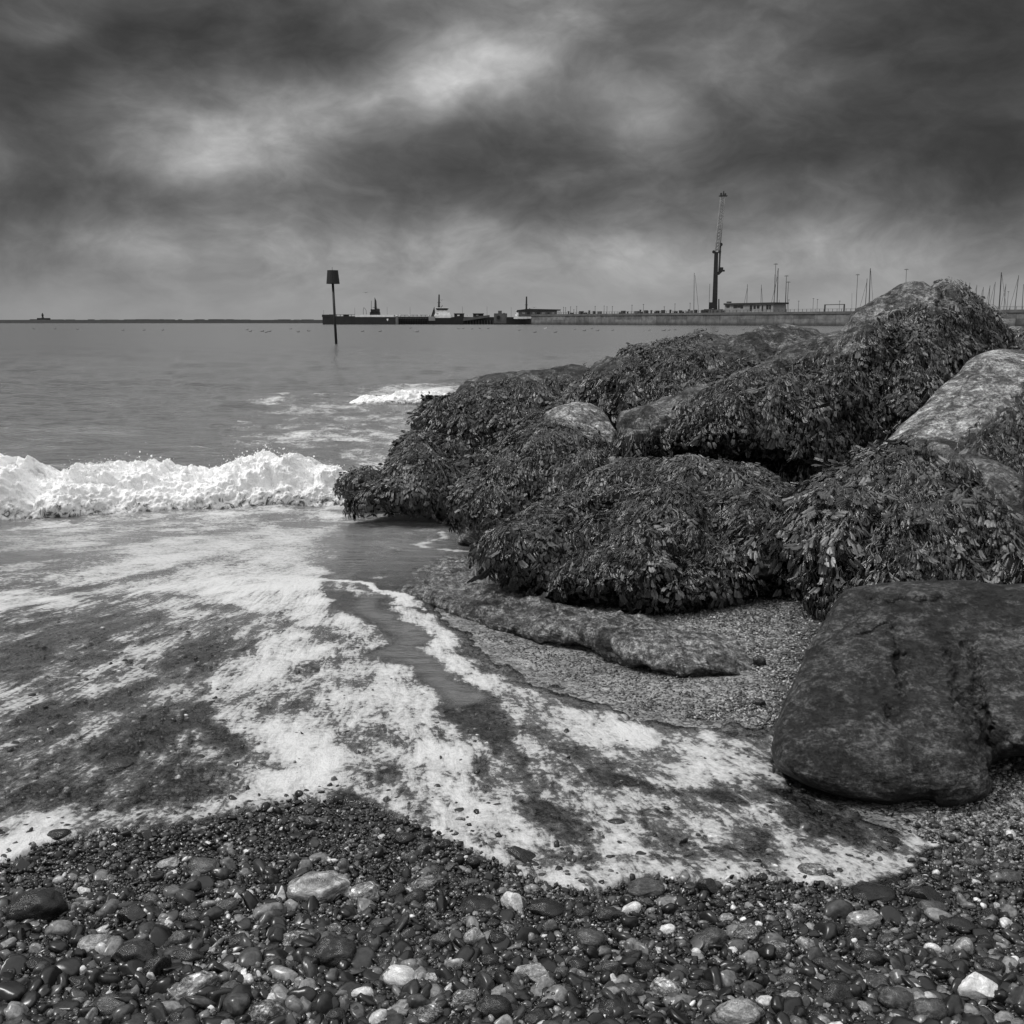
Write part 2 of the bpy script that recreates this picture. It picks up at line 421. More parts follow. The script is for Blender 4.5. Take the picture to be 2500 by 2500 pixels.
def mat_sea():    # foam, thin film and open water
    m, t = new_mat('sea_water')
    P = t.new('ShaderNodeNewGeometry').outputs['Position']
    fd = t.attr('foam'); deep = t.attr('deep'); rip = t.attr('ripple')
    sx = t.comb(t.attr('su'), t.attr('sv'), 0.)
    n_a = t.noise(sx, 3.2, 7, .6, 1.2); n_b = t.noise(sx, 11, 8, .7, 1.2)
    n_c = t.voro(t.vmath('ADD', P, t.comb(t.math('MULTIPLY', n_b, .05), t.math('MULTIPLY', n_a, .1), 0.)).outputs[0], 34, 'F1')
    n_d = t.noise(P, 60, 5, .7, .6)
    nn = t.math('ADD', t.math('ADD', t.math('MULTIPLY', t.math('SUBTRACT', n_a, .5), 1.2), t.math('MULTIPLY', t.math('SUBTRACT', n_b, .5), 1.35)), t.math('ADD', t.math('MULTIPLY', t.math('SUBTRACT', .45, n_c), .3), t.math('MULTIPLY', t.math('SUBTRACT', n_d, .5), .85)))
    k = t.math('ADD', fd, t.math('MULTIPLY', nn, t.ramp(fd, .0, .22, 0., 1.)))
    foam = t.math('ADD', t.math('MULTIPLY', t.ramp(k, .0, .34), t.math('MULTIPLY', t.ramp(fd, .05, .25), .34)), t.math('MULTIPLY', t.ramp(k, .37, .58), .66))
    thick = t.ramp(k, .05, 1.10, .17, .74)
    fine = t.noise(P, 120, 4, .7)
    fcol = t.math('MULTIPLY', thick, t.ramp(fine, .3, .7, .88, 1.04))
    nmf = t.bump(t.math('ADD', t.math('ADD', k, t.math('MULTIPLY', fine, .2)), t.math('MULTIPLY', n_b, .4)), .8, .012)
    foam_s = principled(t, fcol, .75, nmf, .25)
    # open water
    wv1 = t.noise(t.mapping(P, (.55, 1.6, 1)), 1.3, 6, .62, .4)
    wv2 = t.noise(t.mapping(P, (.8, 1.6, 1)), 9, 5, .6, .6)
    hw = t.math('ADD', t.math('MULTIPLY', wv1, .5), t.math('MULTIPLY', wv2, .06))
    nw = t.new('ShaderNodeBump'); t.put(nw.inputs['Height'], hw); t.put(nw.inputs['Strength'], rip); nw.inputs['Distance'].default_value = .35
    water = principled(t, .15, t.ramp(rip, 0., .8, .22, .10), nw.outputs[0], .5)
    film_n = t.bump(t.math('ADD', t.math('MULTIPLY', n_b, .5), t.math('MULTIPLY', n_a, .7)), .55, .02)
    fr = t.new('ShaderNodeFresnel'); fr.inputs[0].default_value = 1.33; t.l.new(film_n, fr.inputs['Normal'])
    tr = t.new('ShaderNodeBsdfTransparent'); tr.inputs[0].default_value = (.8, .8, .8, 1)
    gl = t.new('ShaderNodeBsdfGlossy'); gl.inputs['Roughness'].default_value = .12; t.l.new(film_n, gl.inputs['Normal'])
    mf = t.new('ShaderNodeMixShader'); t.l.new(fr.outputs[0], mf.inputs[0]); t.l.new(tr.outputs[0], mf.inputs[1]); t.l.new(gl.outputs[0], mf.inputs[2])
    murk = t.new('ShaderNodeMixShader'); t.l.new(deep, murk.inputs[0]); t.l.new(mf.outputs[0], murk.inputs[1]); t.l.new(water, murk.inputs[2])
    fin = t.new('ShaderNodeMixShader'); t.l.new(foam, fin.inputs[0]); t.l.new(murk.outputs[0], fin.inputs[1]); t.l.new(foam_s, fin.inputs[2])
    t.l.new(fin.outputs[0], t.o.inputs[0]); return m

def mat_surf():
    m, t = new_mat('surf_foam')
    P = t.new('ShaderNodeNewGeometry').outputs['Position']
    fd = t.attr('foam')
    n = t.noise(P, 9, 8, .7, 1.5); n2 = t.noise(P, 38, 6, .7, .6)
    k = t.math('ADD', fd, t.math('MULTIPLY', t.math('SUBTRACT', n, .5), 1.9))
    f = t.ramp(k, .32, .52)
    c = t.math('MULTIPLY', t.ramp(k, .35, .95, .58, .98), t.ramp(n2, .36, .6, .88, 1.0))
    nm = t.bump(t.math('ADD', n, t.math('MULTIPLY', n2, .5)), .3, .03)
    a = principled(t, c, .7, nm, .3); b = principled(t, .06, .12, nm, .5)
    mx = t.new('ShaderNodeMixShader'); t.l.new(f, mx.inputs[0]); t.l.new(b, mx.inputs[1]); t.l.new(a, mx.inputs[2])
    t.l.new(mx.outputs[0], t.o.inputs[0]); return m

# ------------------------------------------------------------------ beach
SAND = dp([(790, 1130), (850, 1250), (950, 1370), (1100, 1440), (1300, 1480), (1460, 1480), (1450, 1375), (1465, 1300), (1520, 1200), (1540, 1050), (1400, 1050), (1240, 1140), (1040, 1080), (930, 1040), (800, 1060), (780, 1110)])
SAND2 = dp([(1740, 1595), (1600, 1520), (1850, 1440), (2100, 1420), (2100, 1640), (1850, 1620)])
ys = [-30, -20, -12, -7, -4, -2, -.8, 0, .6, 1.1]; y = 1.3
while y < 14: ys.append(y); y += .0055 * y + .004
while y < 220: ys.append(y); y *= 1.12
xs = []; x = 0
while x < 4.5: xs.append(x); x += .018
while x < 10: xs.append(x); x += .08
while x < 400: xs.append(x); x *= 1.3
xs = np.array([-q for q in xs[:0:-1]] + xs); ys = np.array(ys)
XX, YY = np.meshgrid(xs, ys)
ZZ = gfull(XX, YY) + (fbm(v3(XX, YY) * 14, 3) - .5) * .018 * (1 - sstep(YY, 8, 14))
bpx, bpy_ = proj(np.stack([XX, YY, gz(XX, YY)], -1))
sand = np.maximum(sstep(poly_dist(bpx, bpy_, SAND), -25, 45), .55 * 1.5 * sstep(poly_dist(bpx, bpy_, SAND2), -40, 40)).reshape(XX.shape)
sand = np.maximum(sand, .35 * sstep(YY, 4.0, 6.0)); sand[YY < 1.2] = 0
me = mesh_np('beach', np.stack([XX, YY, ZZ], -1).reshape(-1, 3), grid_faces(*XX.shape), True, {'sand': sand})
tag(link('beach', me, mat_beach()), 'dark wet shingle and grit beach sloping to the sea', None, None, 'structure')

# ------------------------------------------------------------------ sea with swash and foam
EDGE = dp([(-600, 1800), (-200, 1700), (0, 1640), (60, 1612), (130, 1592), (200, 1580), (270, 1572), (340, 1562), (400, 1545), (470, 1526), (560, 1508), (640, 1506), (690, 1520), (740, 1552), (790, 1572), (850, 1592), (900, 1618), (960, 1648), (1030, 1680), (1130, 1700), (1180, 1672), (1240, 1668), (1330, 1678), (1420, 1672), (1500, 1682), (1600, 1690), (1690, 1680), (1725, 1650), (1760, 1615), (1800, 1602),
           (1740, 1588), (1640, 1545), (1570, 1518), (1500, 1490), (1462, 1450), (1458, 1400), (1452, 1378), (1400, 1368), (1300, 1362), (1195, 1352), (1120, 1320), (1010, 1285), (930, 1240), (870, 1195), (825, 1150), (800, 1120), (840, 1060), (920, 1045), (900, 1010), (980, 940), (1100, 880), (1100, 700), (3000, 700), (3000, 640), (-2600, 640), (-2600, 1900)])
rows = list(784.8 + np.array([.4, .7, 1.1, 1.6, 2.2, 3, 4, 5.5, 7, 9, 11, 13.5])) + list(np.arange(801, 2225, 3.2))
cols = np.concatenate([np.arange(-2600, -150, 60), np.arange(-150, 2650, 4.0), np.arange(2650, 5200, 60)])
PX, PY = np.meshgrid(cols, np.array(rows))
r = ray(PX, PY)
Y0 = -CAMZ * r[..., 1] / r[..., 2]                    # on the still sea
G = ground(PX, np.maximum(PY, 900))
onland = (G[..., 2] > 0) & (PY > 1000)
SX = np.where(onland, G[..., 0], r[..., 0] / r[..., 1] * Y0); SY = np.where(onland, G[..., 1], Y0)
SP = v3(SX, SY)
dist = poly_dist(PX, PY, EDGE).reshape(PX.shape)
edge_n = (fbm(SP * 9, 3) - .5) * 46
dist = dist + edge_n * sstep(SY, 1, 4)
wave = (fbm(SP * [.6, 1.5, 1], 3) - .5) * .24 * sstep(SY, 10.8, 13) * (1 - sstep(SY, 60, 130))
wave += (fbm(SP * [1.8, 5.0, 1] + 7, 3) - .5) * .12 * sstep(SY, 10.0, 12) * (1 - sstep(SY, 26, 60))
wave += (fbm(SP * [2.0, 4.5, 1] + 3, 4) - .5) * .05 * sstep(SY, 6.5, 9.0) * (1 - sstep(SY, 10.5, 12))
# the swell carrying the small breaker by the rock tip
film = gfull(SX, SY) + .016 + (fbm(SP * 6, 3) - .5) * .012
SZ = np.where(SY < 10.6, np.maximum(wave, film), wave)
drop = sstep(dist, -10, 8)
SZ = np.where(SY < 11, SZ * drop + (gfull(SX, SY) - .07) * (1 - drop), SZ)
# foam density, drawn on the shore in shore coordinates
QX = PX + (fbm(SP * [1.1, 1.6, 1] + 51, 5, .6) - .5) * 210 * sstep(PY, 900, 1500) + (fbm(SP * [1.1, 1.6, 1] + 51, 4, .6) - .5) * 60
QY = PY + (fbm(SP * [1.1, 1.6, 1] + 77, 5, .6) - .5) * 110 * sstep(PY, 1000, 1500) + (fbm(SP * [1.1, 1.6, 1] + 7, 4, .6) - .5) * 10
def blob(cx, cy, rx, ry, rot=0):
    cx *= D; cy *= D; rx *= D; ry *= D; c, s_ = math.cos(rot), math.sin(rot)
    a = (QX - cx) * c + (QY - cy) * s_; b = -(QX - cx) * s_ + (QY - cy) * c
    return np.exp(-((a / rx) ** 2 + (b / ry) ** 2) * .9)
def pol(pts, soft): return sstep(poly_dist(QX, QY, dp(pts)).reshape(PX.shape), -soft * 1.3, soft * 1.3)
def lin(pts, wd): return 1 - sstep(line_dist(QX, QY, dp(pts)), wd * D * .2, wd * D * 1.3)
foam = np.zeros(PX.shape)
def over(m, v): 
    global foam
    foam = foam * (1 - m) + v * m
over(pol([(-300, 975), (0, 985), (200, 968), (500, 950), (700, 940), (880, 960), (860, 1010), (700, 1000), (650, 1030), (640, 1110), (400, 1130), (200, 1120), (0, 1100), (-300, 1100)], 22), .60)
over(pol([(250, 1035), (640, 1000), (640, 1020), (610, 1060), (640, 1110), (600, 1140), (300, 1120), (150, 1080)], 25), .78)
over(blob(60, 1052, 110, 14), .12); over(blob(330, 1013, 60, 7), .2); over(blob(560, 985, 60, 9), .15); over(blob(690, 1045, 62, 55), .0)
over(pol([(-400, 1120), (0, 1110), (250, 1130), (420, 1150), (480, 1190), (430, 1240), (360, 1290), (350, 1340), (420, 1420), (560, 1470), (650, 1510), (400, 1570), (0, 1660), (-400, 1760)], 22), .38)
over(lin([(480, 1180), (400, 1265), (300, 1310), (210, 1370), (120, 1430), (0, 1500)], 20), .62)
over(lin([(0, 1340), (90, 1310), (180, 1300), (250, 1270)], 14), .6); over(lin([(-200, 1150), (120, 1130), (330, 1150)], 18), .58)
over(lin([(-200, 1700), (0, 1632), (130, 1585), (250, 1560), (400, 1530), (520, 1490), (620, 1475)], 22), .82)
over(blob(20, 1440, 110, 24), .62); over(blob(60, 1570, 120, 22), .6)
MAIN = [(230, 1090), (420, 1090), (620, 1110), (700, 1130), (680, 1160), (745, 1230), (800, 1290), (850, 1370), (900, 1430), (970, 1500), (1050, 1560), (1010, 1640), (900, 1600), (760, 1545), (650, 1495), (520, 1440), (420, 1390), (352, 1320), (395, 1262), (470, 1225), (490, 1190), (430, 1150), (330, 1120)]
over(pol(MAIN, 20), .80)
over(blob(470, 1340, 90, 40, .2), .52); over(blob(640, 1400, 90, 26, .6), .58); over(blob(760, 1480, 60, 22, .6), .5); over(blob(590, 1210, 40, 9, .2), .45)
over(pol([(820, 1390), (1200, 1400), (1460, 1400), (1500, 1480), (1760, 1590), (1700, 1680), (1450, 1690), (1130, 1700), (1000, 1660), (900, 1560)], 20), .50)
over(pol([(950, 1600), (1130, 1640), (1400, 1630), (1640, 1640), (1720, 1600), (1740, 1660), (1650, 1690), (1130, 1710), (980, 1670)], 16), .68)
over(lin([(790, 1175), (850, 1250), (930, 1320), (1060, 1375), (1200, 1400)], 26), .84)
over(lin([(900, 1310), (1000, 1370), (1120, 1395), (1190, 1420)], 30), .82)
over(lin([(640, 1140), (735, 1170), (790, 1240), (850, 1300), (900, 1345), (950, 1395), (1010, 1470)], 24), .06)
over(lin([(860, 1360), (930, 1400), (1010, 1470), (1060, 1520)], 20), .2)
over(lin([(610, 1105), (700, 1118), (760, 1136), (822, 1162)], 7), 1.0)
over(lin([(1190, 1352), (1300, 1366), (1430, 1385)], 4), .95); over(blob(1445, 1400, 22, 26), .95)
over(lin([(1320, 1415), (1420, 1455), (1540, 1515), (1650, 1555), (1750, 1600)], 20), .84)
for a in ([(880, 1480), (960, 1520), (1060, 1560)], [(1000, 1420), (1100, 1480), (1230, 1530)], [(1200, 1470), (1330, 1540), (1500, 1600)], [(1000, 1560), (1150, 1600), (1300, 1620)]): over(lin(a, 13), .7)
for a in ([(930, 1450), (1040, 1500), (1130, 1540)], [(1100, 1440), (1200, 1490), (1330, 1520)], [(1400, 1500), (1500, 1560), (1620, 1600)]): over(lin(a, 13), .27)
# open water streaks and the breaker by the rocks
for a in ([(520, 742), (640, 748), (760, 742)], [(470, 760), (560, 770), (700, 764)], [(600, 790), (720, 800), (830, 790)], [(440, 800), (520, 806), (600, 812)], [(560, 832), (700, 826), (820, 836)], [(620, 856), (720, 850), (800, 862)]): over(lin(a, 4), .55)
over(.8 * pol([(440, 780), (560, 740), (880, 720), (900, 800), (760, 900), (600, 870), (420, 850)], 40), .30)
for c_ in ((790, 740, 80, 13), (735, 752, 40, 6), (650, 822, 140, 8), (760, 840, 80, 10), (540, 838, 70, 6), (580, 775, 90, 4), (690, 790, 80, 5), (800, 800, 50, 8), (520, 755, 60, 3), (700, 870, 90, 14)):
    over(blob(*c_), .62)
over(blob(800, 740, 60, 9), .95); over(blob(770, 905, 90, 26), .8); over(blob(840, 960, 50, 12), .7)
over(lin([(420, 948), (500, 955), (600, 975), (720, 985), (830, 975)], 5), .72); over(lin([(640, 960), (760, 966), (820, 975)], 6), .8); over(blob(800, 968, 34, 7), 1.)
over(lin([(810, 1010), (850, 1030), (920, 1045)], 7), .8)
over(blob(760, 1030, 16, 16), .55); over(blob(745, 1100, 12, 8), .6)
# streaks that run out with the backwash, fanning from the gap by the rock tip
c0 = ground(900, 1330)
ang = np.arctan2(SX - c0[0], c0[1] + 1.5 - SY); rad = np.hypot(SX - c0[0], c0[1] + 1.5 - SY)
shore0 = sstep(-SY, -9.8, -6.8)
streak = fbm(np.stack([ang * 18, rad * .9, np.zeros_like(ang)], -1), 4, .6) - .5
mid = fbm(SP * [2.6, 2.0, 1] + 31, 4, .6) - .5
SU = ang * 13 * shore0 + SX * 1.0 * (1 - shore0); SV = rad * .55 * shore0 - SY * 1.4 * (1 - shore0)
active = sstep(foam, .1, .3)
shore = sstep(-SY, -9.5, -7)
foam = foam + active * (streak * 1.05 * shore + mid * (.6 + .4 * (1 - shore)) + (fbm(SP * [7, 5, 1] + 3, 4, .65) - .5) * .75 * shore)
foam = np.clip(foam - .055 * active, 0, 1.1)
deep = sstep(SY, 5.6, 8.8)
deep = np.maximum(deep, .85 * lin([(690, 1010), (690, 1100), (735, 1170), (800, 1250), (860, 1320)], 30))
ripple = 1.0 * (1 - sstep(SY, 13, 100) * .88)
me = mesh_np('sea', np.stack([SX, SY, SZ], -1).reshape(-1, 3), grid_faces(*SX.shape)[:, ::-1], True, {'foam': foam, 'deep': deep, 'ripple': ripple, 'su': SU, 'sv': SV})
M_SEA = mat_sea()
tag(link('sea', me, M_SEA), 'grey sea running up the beach as foamy swash', None, None, 'structure')

# ------------------------------------------------------------------ breaking wave
M_SURF = mat_surf()
def surf(name, line, label, nu, nv, amp, backw):
    """line: (px, py_base, py_crest) stations"""
    L = np.array(line, float); u_ = np.linspace(0, 1, nu)
    xs_ = np.interp(u_, np.linspace(0, 1, len(L)), L[:, 0]); hv = 1 + (fbm(v3(xs_ / 75., 0.), 3) - .5) * .34; yb = np.interp(xs_, L[:, 0], L[:, 1]); yc = np.interp(xs_, L[:, 0], L[:, 2])
    rb = ray(xs_, yb); Yb = -CAMZ * rb[:, 1] / rb[:, 2]; Xb = rb[:, 0] / rb[:, 1] * Yb
    depth = .55 + .25 * np.sin(xs_ * .004)
    rc = ray(xs_, yc); Hc = np.maximum(CAMZ + rc[:, 2] / rc[:, 1] * (Yb + depth), .02) * hv * np.clip(np.minimum(u_, 1 - u_) * 7, 0, 1) ** .5
    v_ = np.linspace(0, 1, nv)[None, :]
    fr = np.clip(v_ / .6, 0, 1); bk = np.clip((v_ - .6) / .4, 0, 1)
    hh = np.where(v_ < .6, np.sin(fr * np.pi / 2) ** .75, np.cos(bk * np.pi / 2) ** 1.2)
    yy = np.where(v_ < .6, fr ** 1.3 * depth[:, None], depth[:, None] + bk * backw)
    X = Xb[:, None] + 0 * v_; Y = Yb[:, None] + yy; Z = Hc[:, None] * hh - .03
    P = np.stack([X, Y, Z], -1)
    b1 = .24 + billow(P * [1.5, 1.8, 2.2], 3, .5); b2 = .22 + billow(P * [5.5, 6, 6] + 5, 4, .55); b3 = fbm(P * 22, 3) - .5
    jag = sstep(fbm(v3(X * 13, v_ * 9), 4, .65), .50, .78) * np.exp(-((v_ - .58) / .16) ** 2) * sstep(fbm(v3(X * 1.7, 0. * v_), 2), .35, .65)
    win = np.clip(np.minimum(u_, 1 - u_) * 9, 0, 1)[:, None] ** .5
    e = (hh ** .6 * amp) * win
    Z = Z + e * ((b1 - .62) * .60 + (b2 - .6) * .30 + b3 * .14 + jag * .13)
    Y = Y - e * ((b1 - .62) * .75 + (b2 - .6) * .42 + b3 * .16)
    fo = np.clip(.26 + .66 * hh * (1 - bk * 1.1) + (1 - np.abs(fr - .5)) * .25 * (v_ < .6), 0, 1.15) + 0 * X
    fo = np.where(v_ > .6, 1.05 - 1.25 * bk, fo) + 0 * X
    me_ = mesh_np(name, np.stack([X, Y, Z], -1).reshape(-1, 3), grid_faces(nu, nv), True, {'foam': fo})
    o = link(name, me_, M_SURF); tag(o, label, None, None, 'structure')
    return X, Y, Z
LW = [(-1500, 1270, 1150), (-700, 1270, 1140), (-300, 1272, 1120), (0, 1270, 1132), (90, 1268, 1140), (170, 1262, 1142), (215, 1258, 1125), (330, 1252, 1124), (450, 1245, 1134), (560, 1240, 1108), (620, 1236, 1116), (700, 1232, 1120), (790, 1230, 1135), (860, 1228, 1150), (930, 1226, 1185)]
WX, WY, WZ = surf('breaking_wave', LW, 'white wave breaking on the shore', 1100, 150, .42, 1.1)
LS = [(850, 982, 972), (900, 984, 965), (960, 985, 958), (1020, 985, 950), (1080, 986, 954), (1150, 989, 958), (1220, 991, 968)]
surf('breaking_wave', LS, 'small white wave breaking behind the dark rocks', 260, 70, .40, 1.5)
# spray
SPH_V, SPH_F = None, None
import bmesh
def ico(sub):
    bm = bmesh.new(); bmesh.ops.create_icosphere(bm, subdivisions=sub, radius=1.0)
    V = np.array([v_.co[:] for v_ in bm.verts]); Fs = np.array([[q.index for q in f.verts] for f in bm.faces]); bm.free(); return V, Fs
I1, I2, I3, I4 = ico(1), ico(2), ico(3), ico(4)
def scatter_blobs(T, C, S, R=None):
    V, Fs = T; n = len(C)
    P = V[None] * S[:, None, :]
    if R is not None: P = np.einsum('nij,nkj->nki', R, P)
    P = P + C[:, None, :]
    Fq = (Fs[None] + (np.arange(n) * len(V))[:, None, None]).reshape(-1, 3)
    return P.reshape(-1, 3), Fq
n = 1500
iu = RNG.integers(330, 1098, n); iv = RNG.integers(50, 100, n)
C = np.stack([WX[iu, iv], WY[iu, iv], WZ[iu, iv]], -1)
clump = sstep(fbm(v3(C[:, 0] * 2.2, 0.), 3), .46, .66)
C[:, 2] += RNG.exponential(.045, n) * (clump + .12); C[:, 1] += RNG.normal(0, .08, n); C[:, 0] += RNG.normal(0, .03, n)
S = np.repeat((.0025 + RNG.random(n) ** 4 * .009)[:, None], 3, 1) * RNG.uniform(.7, 1.4, (n, 3))
V_, F_ = scatter_blobs(I1, C, S)
tag(link('spray', mesh_np('spray', V_, F_, True, {'foam': np.full(len(V_), 1.4)}), M_SURF), 'white droplets thrown up along the breaking wave crest', None, None, 'stuff')

# ------------------------------------------------------------------ boulders
def catmull(pts, n):
    P = np.array(pts, float); m = len(P); seg = np.linalg.norm(np.roll(P, -1, 0) - P, axis=1); cum = np.concatenate([[0], np.cumsum(seg ** .5)])
    t = np.linspace(0, cum[-1], n, endpoint=False); i = np.clip(np.searchsorted(cum, t, 'right') - 1, 0, m - 1); f = ((t - cum[i]) / (seg[i] ** .5 + 1e-9))[:, None]
    p0, p1, p2, p3 = P[(i - 1) % m], P[i % m], P[(i + 1) % m], P[(i + 2) % m]
    return .5 * ((2 * p1) + (-p0 + p2) * f + (2 * p0 - 5 * p1 + 4 * p2 - p3) * f ** 2 + (-p0 + 3 * p1 - 3 * p2 + p3) * f ** 3)

# frond templates: x across, y along, z off the rock
def frond(kind):
    rs = random.Random(kind); L = 1.0; V = []; Fs = []
    def strip(p0, ang_, ln, w0, w1, tip, seg=3, curl=0.):
        base_ = len(V); x_, y_ = p0; z0 = rs.uniform(-.03, .03)
        for k in range(seg + 1):
            f = k / seg; wv_ = (w0 + (w1 - w0) * f)
            if k == seg and tip: wv_ *= .55
            a_ = ang_ + curl * f; nx, ny = math.cos(a_), -math.sin(a_); zz = z0 + .04 * math.sin(f * 3 + kind)
            V.append((x_ - nx * wv_, y_ - ny * wv_, zz - wv_ * .55)); V.append((x_, y_, zz)); V.append((x_ + nx * wv_, y_ + ny * wv_, zz - wv_ * .55))
            x_ += math.sin(a_) * ln / seg; y_ += math.cos(a_) * ln / seg
        for k in range(seg):
            b_ = base_ + 3 * k; Fs.append((b_, b_ + 1, b_ + 4, b_ + 3)); Fs.append((b_ + 1, b_ + 2, b_ + 5, b_ + 4))
        return (x_, y_)
    e_ = strip((0, 0), rs.uniform(-.1, .1), .40, .030, .050, False, 2)
    for sg in (-1, 1):
        e2 = strip(e_, sg * rs.uniform(.12, .34), .30, .050, .066, False, 2, rs.uniform(-.2, .2))
        strip(e2, sg * rs.uniform(.3, .5), rs.uniform(.2, .32), .066, .088, True, 3, -sg * .3)
        strip(e2, -sg * rs.uniform(.0, .25), rs.uniform(.24, .36), .066, .090, True, 3, sg * .2)
    return np.array(V), np.array(Fs)
FT = [frond(k) for k in range(7)]
def wfronds(C, N, size, spread=.5, lift=.02, along=None):
    n = len(C)
    down = np.array([0, 0, -1.])[None] - N * (-N[:, 2:3])
    ln = np.linalg.norm(down, axis=1, keepdims=True)
    rd = RNG.normal(0, 1, (n, 3)); rd -= N * (rd * N).sum(1, keepdims=True); rd /= np.linalg.norm(rd, axis=1, keepdims=True)
    bias = np.array([-.45, -.75, 0.])[None]; bias = bias - N * (bias * N).sum(1, keepdims=True)
    sw = np.stack([fbm(C * 5 + 3, 2), fbm(C * 5 + 33, 2), fbm(C * 5 + 66, 2)], -1) - .5
    sw -= N * (sw * N).sum(1, keepdims=True)
    fl = down * 2.0 + bias * (1 - ln) * .9 + rd * spread * .55 + sw * 2.6 * spread
    if along is not None: fl = fl + along
    fl /= np.linalg.norm(fl, axis=1, keepdims=True) + 1e-9
    z_ = N + RNG.normal(0, .36, (n, 3)); z_ -= fl * (z_ * fl).sum(1, keepdims=True); z_ /= np.linalg.norm(z_, axis=1, keepdims=True)
    x_ = np.cross(fl, z_)
    # tilt the tips a little off the rock
    fl2 = fl + N * RNG.uniform(-.04, .20, (n, 1)); fl2 /= np.linalg.norm(fl2, axis=1, keepdims=True)
    s_ = size * RNG.uniform(.6, 1.2, n)
    lock = sstep(fbm(C * [9, 9, 7] + 5, 2), .3, .7)[:, None]
    base_ = C + N * (RNG.random((n, 1)) * lift + lock * size[:, None] * .36)
    Vs, Fs, rn = [], [], []; off = 0; kinds = RNG.integers(0, len(FT), n); rv = np.clip(RNG.random(n) ** 2.2 * .8 + .55 * sstep(fbm(C * 6 + 21, 3, .6), .5, .72) * RNG.random(n) - .03, 0, 1)
    for k, (V, Fq) in enumerate(FT):
        m_ = np.where(kinds == k)[0]
        if not len(m_): continue
        T = V[None]
        bend = RNG.uniform(.25, .95, (len(m_), 1))
        zz = T[..., 2] - bend * (T[..., 1] ** 2) * .55 + RNG.uniform(-.1, .1, (len(m_), 1)) * T[..., 1]
        xx = T[..., 0] * RNG.uniform(.5, .95, (len(m_), 1)) + RNG.uniform(-.35, .35, (len(m_), 1)) * T[..., 1] ** 2
        P = base_[m_, None] + s_[m_, None, None] * (x_[m_, None] * xx[..., None] + fl2[m_, None] * T[..., 1:2] + z_[m_, None] * zz[..., None])
        Vs.append(P.reshape(-1, 3)); Fs.append((Fq[None] + (np.arange(len(m_)) * len(V))[:, None, None]).reshape(-1, 4) + off)
        rn.append(np.repeat(rv[m_], len(V))); off += len(m_) * len(V)
    return np.concatenate(Vs), np.concatenate(Fs), np.concatenate(rn)

